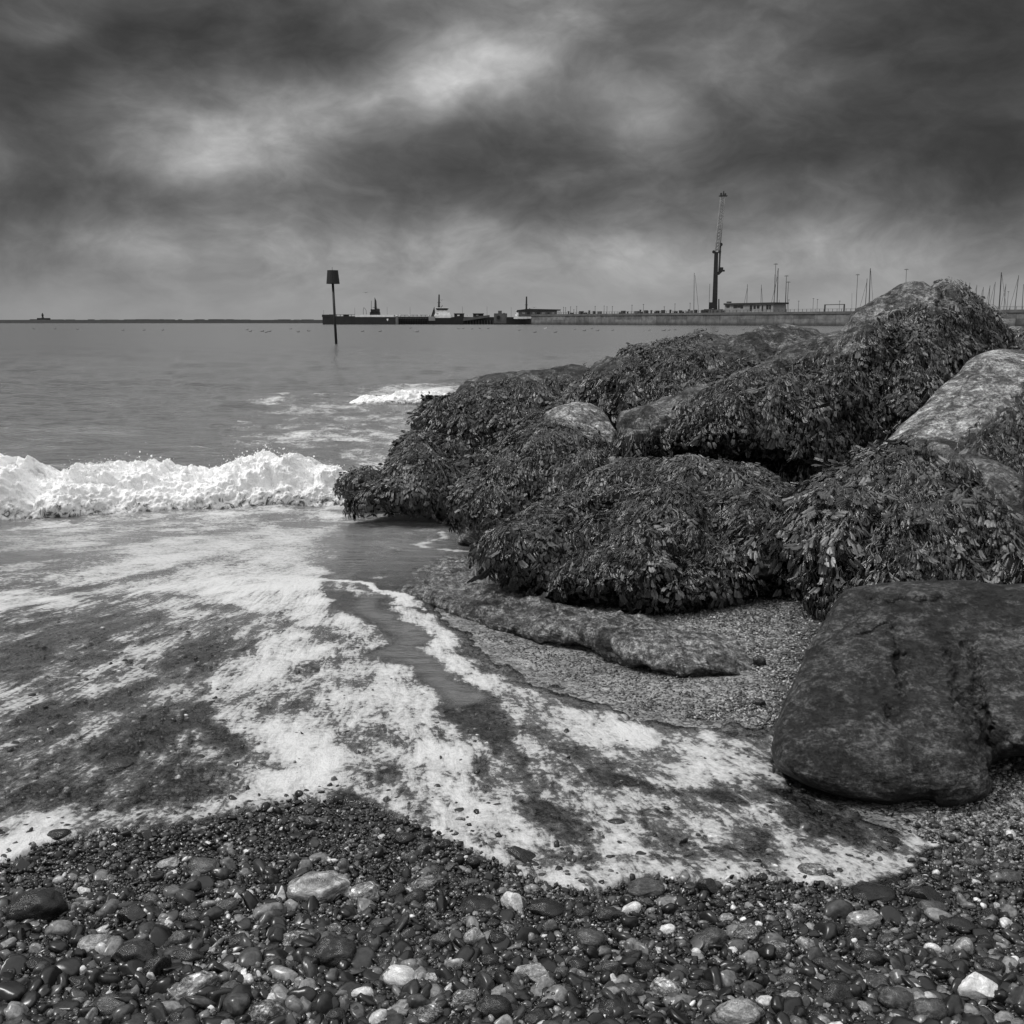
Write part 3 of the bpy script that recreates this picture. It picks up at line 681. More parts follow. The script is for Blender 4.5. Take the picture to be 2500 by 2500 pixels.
def boulder(label, outline, centre, mat, Yb, Yt, bulge, back=None, xs_=0., weed=0, size=.085, bald=(), dents=(), amp=.07, rough=1., spread=.5, sharp=2.0, NA=420, NR=110, cat='boulder', name='boulder', wmin=0., group=None, seed=0., base_label=None, gp=1.8, onground=False, fine=.0):
    """outline in photo pixels gives the contour; depth runs from Yb (lowest outline row) to Yt (topmost)"""
    O = catmull(outline, NA); c = np.array(centre, float)
    ymin, ymax = O[:, 1].min(), O[:, 1].max()
    NB = 45; back = back or bulge
    tf = np.linspace(0, 1, NR) ** .8
    tb = np.linspace(1, 0, NB)[1:]
    t = np.concatenate([tf, tb]); side_ = np.concatenate([np.ones(NR), -np.ones(NB - 1)])
    PXb = c[0] + t[:, None] * (O[None, :, 0] - c[0]); PYb = c[1] + t[:, None] * (O[None, :, 1] - c[1])
    g = np.clip((PYb - ymin) / (ymax - ymin), 0, 1)
    Yd = Yt + (Yb - Yt) * (1 - (1 - g) ** gp) + xs_ * (PXb - c[0]) / 1000.
    if onground: Yd = ground(PXb, PYb)[..., 1] + .05
    prof = np.clip(1 - t ** sharp, 0, 1) ** (1 / sharp)
    dep = np.where(side_ > 0, -bulge, back) * prof
    Yd = Yd + dep[:, None]
    wx_ = (fbm(v3(PXb / 90., PYb / 90.), 4, .6) - .5) * 90; wy_ = (fbm(v3(PXb / 90., PYb / 90., 5.), 4, .6) - .5) * 90
    for (ax, ay, rx, ry, rot, dpt) in dents:
        ax = ax + wx_; ay = ay + wy_
        c_, s_ = math.cos(rot), math.sin(rot); a_ = (PXb - ax) * c_ + (PYb - ay) * s_; b_ = -(PXb - ax) * s_ + (PYb - ay) * c_
        Yd = Yd + (side_ > 0)[:, None] * dpt * np.exp(-((a_ / rx) ** 2 + (b_ / ry) ** 2))
    P = at(PXb, PYb, Yd)
    # normals for displacement
    du = np.roll(P, -1, 1) - np.roll(P, 1, 1); dv = np.gradient(P, axis=0); N = np.cross(du, dv); N /= np.linalg.norm(N, axis=2, keepdims=True) + 1e-9
    vc = P - P.reshape(-1, 3).mean(0)
    if (N * vc).sum() < 0: N = -N
    Q = P + seed
    disp = (fbm(Q * 1.6, 3) - .5) * 1.5 + (1 - billow(Q * 3.1, 3) - .6) * .7 * rough + (fbm(Q * [7, 7, 11], 4, .6) - .5) * .55 * rough
    disp = disp + fine * ((1 - billow(Q * [9, 9, 14], 4, .6)) - .6)
    k = np.minimum(1, (1 - t) * 6 + .35)[:, None]
    polef = sstep(t, 0, .12)[:, None]
    nsm = N * polef[..., None]; nsm[0] = 0
    P = P + nsm * (disp * amp * k)[..., None]
    loc = P.reshape(-1, 3).mean(0); loc[2] = max(P[..., 2].min(), float(gz(loc[0], loc[1])))
    root = empty(name, loc, label, cat, group)
    me_ = mesh_np('rock', (P - loc).reshape(-1, 3), grid_faces(len(t), NA, True), True)
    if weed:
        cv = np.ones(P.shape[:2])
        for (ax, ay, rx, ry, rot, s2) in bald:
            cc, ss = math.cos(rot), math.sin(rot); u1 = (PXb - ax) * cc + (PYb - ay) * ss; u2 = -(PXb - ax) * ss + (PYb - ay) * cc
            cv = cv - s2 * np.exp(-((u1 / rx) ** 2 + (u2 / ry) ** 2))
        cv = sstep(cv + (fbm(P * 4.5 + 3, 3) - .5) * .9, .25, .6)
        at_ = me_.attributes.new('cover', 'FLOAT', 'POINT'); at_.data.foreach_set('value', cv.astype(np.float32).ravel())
    rk = link('rock', me_, mat, root)
    if weed:
        Fq = grid_faces(len(t), NA, True); Pf = P.reshape(-1, 3)
        a_, b_, c_, d_ = (Pf[Fq[:, i]] for i in range(4)); cr = np.cross(c_ - a_, d_ - b_); ar = np.linalg.norm(cr, axis=1) / 2; nn = cr / (2 * ar[:, None] + 1e-12)
        ctr = (a_ + b_ + c_ + d_) / 4
        if (nn * (ctr - ctr.mean(0))).sum() < 0: nn = -nn
        fx = PXb.ravel()[Fq[:, 0]]; fy = PYb.ravel()[Fq[:, 0]]; isf = side_.repeat(NA)[Fq[:, 0]] > 0
        mk = np.where(isf, 1., .5 * (t.repeat(NA)[Fq[:, 0]] < .75))
        for (ax, ay, rx, ry, rot, s2) in bald:
            cc, ss = math.cos(rot), math.sin(rot); u1 = (fx - ax) * cc + (fy - ay) * ss; u2 = -(fx - ax) * ss + (fy - ay) * cc
            mk = mk - np.where(isf, 1, .6) * s2 * np.exp(-((u1 / rx) ** 2 + (u2 / ry) ** 2))
        mk = mk + (fbm(ctr * 4.5 + 3, 3) - .5) * .9
        mk = sstep(mk, .25, .6) * np.where(nn[:, 2] < -.5, .2, 1.)
        gz_ = gz(ctr[:, 0], ctr[:, 1]); mk *= (ctr[:, 2] > gz_ - .02)
        pr = ar * mk; tot = pr.sum(); cnt = int(weed * tot * 1.15)
        sel = RNG.choice(len(pr), cnt, p=pr / tot)
        w4 = RNG.dirichlet([1, 1, 1, 1], cnt)
        C_ = w4[:, :1] * a_[sel] + w4[:, 1:2] * b_[sel] + w4[:, 2:3] * c_[sel] + w4[:, 3:] * d_[sel]
        sz = size * 1.32 * (.6 + .8 * fbm(C_ * 2.3 + 9, 2))
        V, Fs, rn = wfronds(C_, nn[sel], sz, spread, size * .28)
        wo_ = link('seaweed', mesh_np('seaweed', V - loc, Fs, True, {'rnd': rn}), M_WEED, root)
        wo_['label'] = 'dark wet bladder wrack hanging over the rock'; wo_['kind'] = 'stuff'
    return root

# far back ridge
boulder('long low dark rock behind the tall peaked rock, with seaweed on its near end',
        [(1440, 905), (1478, 880), (1545, 861), (1592, 850), (1665, 839), (1707, 823), (1758, 823), (1800, 821), (1833, 816), (1861, 804), (1903, 794), (1935, 794), (1968, 800), (1996, 802), (2010, 811), (2060, 812), (2120, 850), (2050, 940), (1850, 1010), (1650, 1050), (1500, 1060), (1450, 980)],
        (1750, 900), M_ROCK, 11.0, 12.8, .8, 1.0, xs_=1.2, weed=1500, size=.10, rough=1.5, bald=[(1930, 830, 200, 60, -.1, 1.2), (1490, 885, 60, 25, -.3, 1.4), (1790, 840, 80, 26, 0, .9)], amp=.12)
# back left
boulder('broad flat-topped rock behind the round-headed rock, thick with seaweed',
        [(1112, 966), (1117, 948), (1135, 929), (1173, 915), (1242, 910), (1289, 908), (1336, 903), (1368, 892), (1401, 887), (1438, 896), (1471, 910), (1492, 938), (1505, 985), (1500, 1080), (1400, 1160), (1250, 1210), (1100, 1200), (1020, 1175), (985, 1150), (978, 1120), (990, 1090), (1033, 1060), (1030, 1020), (1038, 999), (1060, 988), (1090, 984)],
        (1240, 1050), M_ROCK, 10.6, 12.2, .6, 1.0, weed=2300, size=.10, bald=[(1250, 905, 210, 32, -.05, 1.9), (1125, 945, 28, 30, 0, 1.4), (1480, 950, 30, 60, 0, .6)], dents=[(1330, 1000, 30, 120, .7, .3), (1160, 1080, 80, 26, -.3, .2)], amp=.15)
boulder('low seaweed-draped rock reaching into the breaking wave',
        [(868, 1228), (893, 1199), (940, 1176), (960, 1130), (985, 1092), (1015, 1064), (1060, 1080), (1100, 1130), (1130, 1180), (1125, 1235), (1112, 1275), (1085, 1262), (1061, 1246), (1033, 1241), (940, 1240)],
        (1030, 1170), M_MID, 10.0, 10.8, .45, .6, weed=2300, size=.09, bald=[(1090, 1235, 22, 45, -.3, 1.6)], amp=.07)
boulder('small dark rock awash in the white foam at the tip of the rocks',
        [(828, 1190), (850, 1165), (885, 1150), (920, 1148), (945, 1165), (940, 1195), (900, 1212), (850, 1210)],
        (885, 1182), M_ROCK, 10.9, 11.2, .3, .4, weed=900, size=.07, amp=.08, NA=220, NR=60)
# tall peak
boulder('tall peaked boulder rising above the horizon, wrack hanging down its near side',
        [(1513, 1055), (1520, 1016), (1545, 1004), (1600, 986), (1652, 970), (1693, 948), (1805, 910), (1893, 874), (1973, 842), (2047, 800), (2070, 781), (2089, 755), (2136, 728), (2159, 716), (2206, 692), (2252, 686), (2283, 699), (2303, 690), (2327, 697), (2350, 721), (2392, 748), (2424, 776), (2448, 804), (2462, 835), (2480, 900), (2440, 960), (2330, 1010), (2240, 1090), (2180, 1170), (2080, 1250), (1960, 1290), (1860, 1270), (1700, 1250), (1560, 1240), (1500, 1150)],
        (1980, 1010), M_MID, 8.7, 9.9, .8, 1.1, xs_=.4, weed=1500, size=.095,
        bald=[(2220, 715, 130, 45, .1, 1.3), (2110, 752, 90, 34, -.55, 1.8), (2390, 800, 60, 90, 0, .6), (1830, 905, 260, 26, -.42, 1.1), (1575, 1005, 80, 36, -.35, 1.9), (1840, 1130, 55, 32, 0, 1.0), (2060, 840, 90, 40, -.5, .7), (2130, 1000, 40, 110, .5, .4)],
        dents=[(2150, 930, 60, 200, .15, .25), (2296, 700, 12, 60, 0, .3), (1850, 1140, 100, 50, 0, .4), (1690, 1110, 130, 36, -.1, .35), (2040, 1110, 26, 110, .2, .3), (1960, 960, 24, 110, .5, .2)], amp=.17)
# middle left, bare round head
boulder('round-headed rock with a bare crown and a skirt of seaweed',
        [(1345, 1003), (1373, 990), (1415, 982), (1452, 990), (1478, 1010), (1497, 1040), (1512, 1085), (1520, 1160), (1480, 1260), (1380, 1330), (1260, 1350), (1196, 1345), (1150, 1332), (1118, 1326), (1124, 1288), (1112, 1262), (1117, 1218), (1135, 1181), (1173, 1139), (1219, 1097), (1266, 1055), (1312, 1022)],
        (1320, 1170), M_PALE, 8.75, 9.9, .6, .8, weed=2500, size=.088, bald=[(1420, 1010, 85, 40, .15, 1.9), (1485, 1045, 30, 50, .3, 1.3), (1150, 1305, 48, 48, 0, 1.8), (1200, 1320, 24, 40, 0, .8)], dents=[(1350, 1160, 26, 110, .6, .2)], amp=.12)
# low centre mound
boulder('broad low mound covered in thick wrack, in the middle of the rocks',
        [(1186, 1336), (1219, 1306), (1266, 1264), (1336, 1232), (1396, 1199), (1452, 1167), (1499, 1140), (1560, 1130), (1640, 1140), (1740, 1146), (1830, 1160), (1890, 1185), (1935, 1225), (1968, 1280), (1985, 1330), (1970, 1380), (1900, 1410), (1819, 1436), (1740, 1470), (1670, 1490), (1600, 1490), (1540, 1478), (1462, 1462), (1385, 1452), (1333, 1415), (1275, 1388), (1203, 1356)],
        (1600, 1310), M_ROCK, 6.1, 7.7, .42, .7, weed=3000, size=.082, bald=[(1870, 1370, 80, 45, -.3, 1.0), (1690, 1470, 70, 22, -.2, .5)], dents=[(1480, 1260, 30, 120, .9, .22), (1760, 1290, 34, 130, -.5, .25), (1330, 1340, 40, 70, .6, .12), (1620, 1180, 90, 26, .2, -.10), (1640, 1380, 30, 90, .3, .16), (1880, 1300, 30, 80, -.3, .18)], amp=.19)
# right group
boulder('dark rock low at the far right behind the pale-topped boulder',
        [(2425, 862), (2470, 826), (2500, 812), (2580, 802), (2680, 815), (2760, 860), (2740, 940), (2560, 950), (2440, 900)], (2570, 870), M_ROCK, 9.6, 10.6, .5, .7, weed=900, size=.09, amp=.08, NA=260, NR=60)
boulder('pale flat rock beyond the tall peaked boulder at the far right',
        [(2400, 812), (2450, 799), (2520, 800), (2640, 806), (2700, 840), (2600, 900), (2420, 880)], (2540, 840), M_PALE, 12.5, 13.6, .5, .8, amp=.08, NA=260, NR=60)
boulder('pale-topped boulder leaning in from the right, behind the bushy one',
        [(2075, 1190), (2084, 1160), (2112, 1121), (2182, 1056), (2252, 991), (2299, 944), (2341, 912), (2364, 884), (2401, 862), (2448, 853), (2500, 858), (2600, 875), (2750, 940), (2850, 1080), (2800, 1300), (2550, 1330), (2300, 1310), (2130, 1260)],
        (2430, 1090), M_PALE, 6.9, 8.4, .6, .8, weed=1100, size=.085, bald=[(2330, 960, 140, 110, -.7, 1.5), (2420, 890, 130, 50, 0, 1.5), (2180, 1060, 60, 60, -.8, .5)], amp=.07)
boulder('bushy right-hand boulder hung with broad wrack, above the smooth dark one',
        [(1935, 1303), (1968, 1242), (1991, 1205), (2019, 1180), (2103, 1150), (2182, 1107), (2243, 1076), (2271, 1068), (2308, 1065), (2355, 1079), (2401, 1103), (2439, 1126), (2500, 1163), (2620, 1230), (2760, 1340), (2780, 1480), (2500, 1540), (2250, 1560), (2080, 1560), (2025, 1530), (1998, 1484), (1980, 1430), (1973, 1373), (1948, 1345)],
        (2260, 1320), M_MID, 5.65, 6.9, .5, .7, weed=2100, size=.105, spread=.6, bald=[(2330, 1095, 95, 45, .3, 1.5), (2450, 1180, 45, 110, -.3, 1.2), (2410, 1330, 40, 40, 0, .7), (2430, 1100, 60, 30, .4, .8)], dents=[(2120, 1330, 30, 130, .3, .2), (2380, 1250, 30, 120, -.2, .15)], amp=.12)
boulder('smooth dark boulder mottled with algae, nearest of the rocks',
        [(2060, 1445), (2097, 1433), (2155, 1423), (2271, 1418), (2362, 1418), (2445, 1428), (2560, 1430), (2700, 1470), (2820, 1600), (2800, 1780), (2650, 1840), (2500, 1842), (2440, 1855), (2410, 1880), (2418, 1920), (2400, 1950), (2340, 1970), (2296, 1973), (2271, 1955), (2209, 1958), (2164, 1967), (2073, 1948), (2010, 1932), (1948, 1907), (1899, 1874), (1885, 1826), (1892, 1775), (1910, 1725), (1942, 1655), (1967, 1590), (1990, 1553), (2022, 1500)],
        (2240, 1690), M_ALGAE, 3.27, 4.6, .30, .6, amp=.03, fine=1.1, gp=1.3, dents=[(2375, 1740, 26, 130, -.32, .10), (2440, 1810, 40, 60, -.4, .06), (2188, 1620, 9, 85, .06, .045), (2120, 1546, 150, 7, -.04, .022), (2030, 1500, 60, 8, -.5, .03), (2150, 1720, 8, 40, -.6, .03), (2230, 1445, 200, 14, -.03, -.05), (2390, 1700, 14, 170, -.2, .07)], sharp=3.6, NA=700, NR=200)
boulder('low ribbed slab half buried in sand at the foot of the rocks',
        [(945, 1432), (985, 1395), (1045, 1370), (1100, 1358), (1153, 1362), (1221, 1376), (1256, 1399), (1290, 1428), (1341, 1445), (1375, 1460), (1438, 1468), (1500, 1474), (1540, 1486), (1586, 1503), (1643, 1530), (1700, 1547), (1757, 1551), (1802, 1565), (1833, 1595), (1850, 1632), (1825, 1652), (1757, 1655), (1654, 1646), (1597, 1625), (1512, 1603), (1455, 1580), (1369, 1568), (1284, 1559), (1199, 1538), (1142, 1515), (1073, 1485), (1010, 1462)],
        (1400, 1520), M_SLAB, 5.05, 6.55, .55, .3, onground=True, amp=.06, sharp=1.5, rough=1.6, fine=.8, NA=700, NR=130)

# ------------------------------------------------------------------ stones on the shingle
def rock_template(seed_, sub, flat=1., ang_=0.):
    V, Fs = sub; V = V.copy(); s_ = seed_ * 13.7
    r_ = 1 + (fbm(V * .9 + s_, 3) - .5) * .75 + (fbm(V * 2.6 + s_, 3) - .5) * .22
    P = V * r_[:, None]
    rs = np.random.default_rng(seed_)
    for _ in range(int(ang_)):                        # broken faces
        nrm = rs.normal(0, 1, 3); nrm /= np.linalg.norm(nrm); h_ = rs.uniform(.5, .78)
        dd_ = P @ nrm; P = P - np.where(dd_ > h_, (dd_ - h_) * .9, 0)[:, None] * nrm
    P /= np.abs(P).max(0)
    return P, Fs
TEMPL = {}
for i in range(8): TEMPL[('round', i)] = rock_template(i + 1, I4 if i < 4 else I3, 1., 0)
for i in range(8): TEMPL[('angular', i)] = rock_template(i + 40, I4 if i < 4 else I3, 1., 7)
TM = {k: mesh_np('stone', v_[0], v_[1], True) for k, v_ in TEMPL.items()}
for m_ in TM.values(): m_.materials.append(M_STONE)
TONE = {'black': (.006, .35, .0), 'dark': (.014, .6, .10), 'grey': (.050, .6, .2), 'pale': (.22, .7, .3), 'white': (.62, .3, .0), 'mottled': (.07, 1.5, .7), 'striped': (.20, 1.2, .5)}
# px, py, width, height in photo pixels, tone, shape, tilt (deg), label
BIG = [
 (92, 2212, 140, 98, 'black', 'round', -12, 'biggest black smooth cobble, at the left edge of the shingle'),
 (776, 2168, 160, 90, 'pale', 'round', -6, 'largest pale oval cobble with a light spotted patch'),
 (892, 2186, 84, 68, 'striped', 'round', -20, 'round striped cobble touching the right of the largest pale one'),
 (808, 2330, 116, 88, 'dark', 'round', 0, 'big round dark cobble below the largest pale oval one'),
 (980, 2386, 88, 64, 'white', 'round', 10, 'white crusted cobble below right of the big round dark one'),
 (475, 2413, 118, 74, 'striped', 'round', -28, 'long pale streaked cobble tilted up to the right, lower left'),
 (233, 2309, 88, 56, 'pale', 'round', -5, 'pale streaked cobble below right of the biggest black one'),
 (330, 2336, 105, 78, 'dark', 'angular', 0, 'dark pyramid-shaped cobble beside the pale streaked one'),
 (325, 2237, 74, 56, 'dark', 'angular', -20, 'dark blocky cobble right of the biggest black one'),
 (440, 2296, 62, 56, 'grey', 'round', -15, 'grey domed stone right of the dark pyramid-shaped cobble'),
 (497, 2118, 86, 42, 'grey', 'round', 3, 'flat grey cobble with a dark pit, upper left of the shingle'),
 (407, 2111, 62, 28, 'pale', 'angular', -10, 'narrow pale stone left of the flat grey pitted cobble'),
 (420, 2134, 26, 22, 'white', 'angular', 0, 'small square white stone under the narrow pale one'),
 (205, 2177, 36, 30, 'white', 'angular', 30, 'small white triangular stone right of the biggest black cobble'),
 (717, 2296, 80, 46, 'mottled', 'angular', -10, 'mottled flint left of the big round dark cobble'),
 (585, 2303, 56, 42, 'dark', 'round', 5, 'dark bean-shaped stone two places left of the big round dark cobble'),
 (669, 2353, 58, 46, 'grey', 'round', 0, 'round grey stone lower left of the big round dark cobble'),
 (458, 2336, 80, 46, 'dark', 'round', 6, 'dark cobble just under the grey domed stone'),
 (280, 2457, 92, 50, 'grey', 'round', 8, 'grey cobble near the bottom left, left of the long pale streaked one'),
 (554, 2421, 66, 40, 'grey', 'angular', -22, 'grey oblong stone right of the long pale streaked cobble'),
 (651, 2476, 104, 74, 'mottled', 'round', -15, 'mottled cobble with white flecks on the bottom edge, left half'),
 (383, 2366, 74, 62, 'dark', 'angular', -30, 'dark cracked cobble up against the long pale streaked one'),
 (145, 2041, 64, 36, 'black', 'round', -5, 'black oval stone on the foam line near the left edge'),
 (62, 2107, 56, 32, 'dark', 'angular', -15, 'dark wedge stone at the swash line on the left edge'),
 (358, 2042, 42, 34, 'dark', 'angular', 0, 'dark angular stone on the foam line, left half'),
 (757, 2012, 40, 32, 'dark', 'round', 0, 'dark stone on the tongue of shingle that juts into the foam'),
 (989, 2050, 58, 34, 'black', 'round', -3, 'black oval stone at the right flank of the shingle tongue'),
 (1082, 2065, 32, 28, 'black', 'round', 0, 'small round black stone beside the foam, right of the oval one'),
 (1282, 2096, 96, 38, 'dark', 'angular', 24, 'dark brick-shaped stone slanting down in the white foam'),
 (1040, 2160, 84, 52, 'mottled', 'round', -14, 'pale mottled cobble leaning on a dark one, centre of the shingle'),
 (1011, 2197, 58, 50, 'dark', 'round', -30, 'dark cobble under the pale mottled one in the centre'),
 (1161, 2212, 98, 34, 'black', 'round', 2, 'long black lens-shaped stone left of the white banded block'),
 (1253, 2208, 64, 60, 'white', 'angular', 15, 'white banded blocky flint in the centre of the shingle'),
 (1337, 2219, 98, 42, 'black', 'round', 14, 'long black stone right of the white banded block'),
 (1423, 2234, 48, 36, 'dark', 'round', 8, 'small dark stone with a slit right of the long black stone'),
 (1572, 2171, 100, 48, 'grey', 'round', 2, 'grey oblong cobble on the lower edge of the white foam'),
 (1484, 2232, 62, 44, 'dark', 'round', 0, 'dark round stone left of the jagged white flint'),
 (1541, 2221, 52, 40, 'white', 'angular', -20, 'jagged white flint under the grey oblong cobble'),
 (1442, 2296, 84, 56, 'grey', 'round', 6, 'wide grey cobble below the dark round stone, right of centre'),
 (1497, 2371, 58, 64, 'grey', 'angular', 0, 'grey triangular stone standing on its base right of centre'),
 (1302, 2380, 96, 48, 'pale', 'angular', -10, 'pale flat stone propping a small dark one, bottom centre'),
 (1304, 2338, 50, 34, 'black', 'round', 3, 'small black oval on top of the pale flat stone'),
 (1216, 2300, 54, 50, 'black', 'round', 10, 'round black stone leaning on a pale angular one, centre'),
 (1156, 2296, 58, 60, 'pale', 'angular', -25, 'pale angular stone left of the round black one, centre'),
 (928, 2261, 50, 34, 'grey', 'round', 0, 'smooth grey oval right of the big round dark cobble'),
 (903, 2300, 56, 52, 'black', 'round', 0, 'black ball-shaped stone right of the big round dark cobble'),
 (884, 2432, 58, 46, 'white', 'angular', -20, 'knobbly white flint near the bottom, left of centre'),
 (1128, 2446, 76, 54, 'mottled', 'round', -15, 'black and white mottled cobble near the bottom centre'),
 (1209, 2463, 92, 76, 'dark', 'round', 10, 'large dark cobble on the bottom edge at the centre'),
 (1038, 2481, 88, 54, 'mottled', 'round', -12, 'speckled cobble on the bottom edge left of the large dark one'),
 (1627, 2417, 76, 56, 'striped', 'round', 12, 'pale striped cobble with a bright face, lower right of centre'),
 (1544, 2428, 60, 50, 'grey', 'angular', -20, 'grey angular stone left of the pale striped cobble'),
 (1337, 2265, 50, 42, 'grey', 'angular', 0, 'grey bent stone under the long black one, right of centre'),
 (1372, 2377, 44, 40, 'grey', 'round', 0, 'small round grey stone right of the pale flat stone'),
 (1629, 2270, 42, 26, 'white', 'round', -12, 'clean white oval pebble right of the wide grey cobble'),
 (1504, 2468, 112, 52, 'black', 'round', 14, 'long black cobble on the bottom edge, right of centre'),
 (2389, 2419, 102, 88, 'white', 'angular', -35, 'big white flint with a dark hollow, lower right corner'),
 (1804, 2478, 120, 84, 'pale', 'round', -4, 'pale domed cobble cut by the bottom edge, right half'),
 (2270, 2472, 94, 74, 'grey', 'round', 0, 'grey round cobble on the bottom edge left of the big white flint'),
 (2042, 2432, 92, 68, 'dark', 'round', 5, 'dark round cobble near the bottom edge with a pale scar'),
 (1734, 2296, 84, 66, 'grey', 'round', -35, 'grey arched flint, left one of the pair right of centre'),
 (1822, 2283, 84, 62, 'mottled', 'round', -10, 'mottled flint with a white dot, right one of the pair'),
 (2112, 2248, 88, 50, 'pale', 'round', -8, 'pale smooth cobble under the long dark one, right half'),
 (2125, 2182, 116, 42, 'black', 'round', 0, 'long black cobble on the foam edge, right half'),
 (2262, 2190, 92, 50, 'black', 'angular', 0, 'big black stone right of the long black cobble on the foam edge'),
 (2341, 2261, 94, 46, 'black', 'round', 8, 'smooth black cobble, lowest of the dark cluster at the right'),
 (2279, 2219, 76, 40, 'grey', 'round', 4, 'grey cobble lying in the dark cluster at the right'),
 (2086, 2289, 58, 46, 'dark', 'round', 0, 'dark stone under the pale smooth cobble, right half'),
 (2125, 2340, 74, 58, 'black', 'round', 6, 'black round cobble in the lower right quarter'),
 (2350, 2318, 56, 60, 'pale', 'angular', -40, 'pale wedge-shaped stone under the smooth black cobble'),
 (2277, 2322, 46, 40, 'white', 'angular', 0, 'white stone with dark pits left of the pale wedge-shaped one'),
 (2138, 2402, 84, 40, 'grey', 'angular', 12, 'grey pointed stone below the black round cobble, lower right'),
 (1971, 2314, 60, 46, 'pale', 'angular', 20, 'pale-ended stone right of the pitted mottled cobble'),
 (2024, 2358, 80, 40, 'dark', 'round', 22, 'dark curved stone running down from the pale-ended one'),
 (1901, 2322, 68, 54, 'mottled', 'round', 0, 'pitted mottled cobble left of the pale-ended stone'),
 (2460, 2142, 66, 30, 'grey', 'round', -3, 'flat grey stone by the right edge, top of the shingle'),
 (2191, 2441, 94, 66, 'grey', 'round', 12, 'wide grey cobble between the dark round one and the bottom-edge grey one'),
 (1927, 2441, 56, 52, 'pale', 'angular', 0, 'pale angular stone left of the dark round cobble, bottom right'),
 (2108, 2468, 50, 46, 'pale', 'angular', 10, 'small pale stone on the bottom edge, lower right'),
 (1984, 2380, 28, 38, 'white', 'round', 30, 'small upright white pebble, lower right'),
 (1729, 2168, 60, 50, 'dark', 'angular', 0, 'dark blocky stone at the foam edge right of the grey oblong cobble'),
 (2323, 2349, 50, 42, 'dark', 'round', 0, 'dark stone tucked under the white pitted one, right'),
 (2425, 2362, 64, 44, 'dark', 'round', 15, 'dark smooth stone above the big white flint'),
 (1738, 2047, 42, 22, 'white', 'round', 0, 'white stone showing in the foam, right half'),
 (2182, 2058, 62, 28, 'black', 'angular', 6, 'black wet stone awash in the foam at the right'),
 (2033, 2069, 34, 24, 'dark', 'angular', 0, 'dark six-sided stone in the foam left of the black wet one'),
 (1984, 2128, 74, 42, 'mottled', 'round', 4, 'brownish grey cobble half in the foam, right half'),
 (1731, 2076, 36, 20, 'dark', 'angular', 0, 'dark stone just under the white one in the foam'),
 (1855, 1615, 38, 34, 'dark', 'round', 30, 'lone dark stone at the tip of the ribbed slab'),
 (1853, 1716, 34, 26, 'dark', 'round', 0, 'lone dark stone on the grit between slab and smooth boulder'),
 (1504, 2012, 52, 28, 'dark', 'round', -8, 'dark round stone alone in the foam, right of centre'),
 (1203, 1973, 48, 18, 'dark', 'round', -14, 'thin dark stone alone in the foam, centre'),
 (285, 1867, 84, 30, 'dark', 'round', -12, 'long dark stone awash in the shallows on the left'),
 (282, 1779, 34, 20, 'dark', 'round', -8, 'small dark stone above the long one in the left shallows'),
 (481, 1853, 44, 22, 'dark', 'round', -8, 'dark stone in the shallows right of the long one'),
 (84, 1812, 48, 22, 'dark', 'round', -5, 'dark stone in the shallows near the left edge'),
 (1494, 2100, 36, 26, 'dark', 'angular', 0, 'dark stone in the foam right of the brick-shaped one'),
 (1860, 2145, 34, 34, 'dark', 'round', 0, 'small dark ball stone at the foam edge, right half'),
]
placed = []
def place_stone(px, py, wd, ht, tone, shape, tilt, label, idx, group):
    """the stone's outline in the photo is about wd x ht pixels around (px, py)"""
    g = ground(px, py + ht * .35); dist_ = math.hypot(g[1], CAMZ - g[2]); mpx = dist_ / F * .97
    a = wd * mpx / 2; el = math.atan2(CAMZ - g[2], g[1]); b = ht * mpx / 2
    hgt = b * .95; dep_ = min(max(a * .75, b * .8), a * 1.1)
    c = at(px, py, g[1] + dep_ * .35)
    z = float(gfull(g[0], g[1])) + hgt * .42
    k = (shape, idx % (4 if wd > 60 else 8))
    o = bpy.data.objects.new('cobble' if wd > 50 else 'pebble', TM[k]); COL.objects.link(o)
    cz = float(gfull(c[0], g[1])) + hgt * .45
    r_ = ray(px, py); kk = (cz - CAMZ) / r_[2]
    pos = np.array([0, 0, CAMZ]) + r_ * kk
    o.location = tuple(pos); o.scale = (a, dep_, hgt); o.rotation_euler = (random.uniform(-.12, .12), math.radians(tilt) * .8, math.radians(-tilt) * .5 + random.uniform(-.1, .1))
    t_ = TONE[tone]; o.color = (t_[0], t_[1], t_[2], 1)
    tag(o, label, 'stone', group)
    placed.append((px, py, wd, ht, pos, label)); return o
for i, s_ in enumerate(BIG): place_stone(*s_[:7], s_[7], i, 'stones lying on the shingle beach')

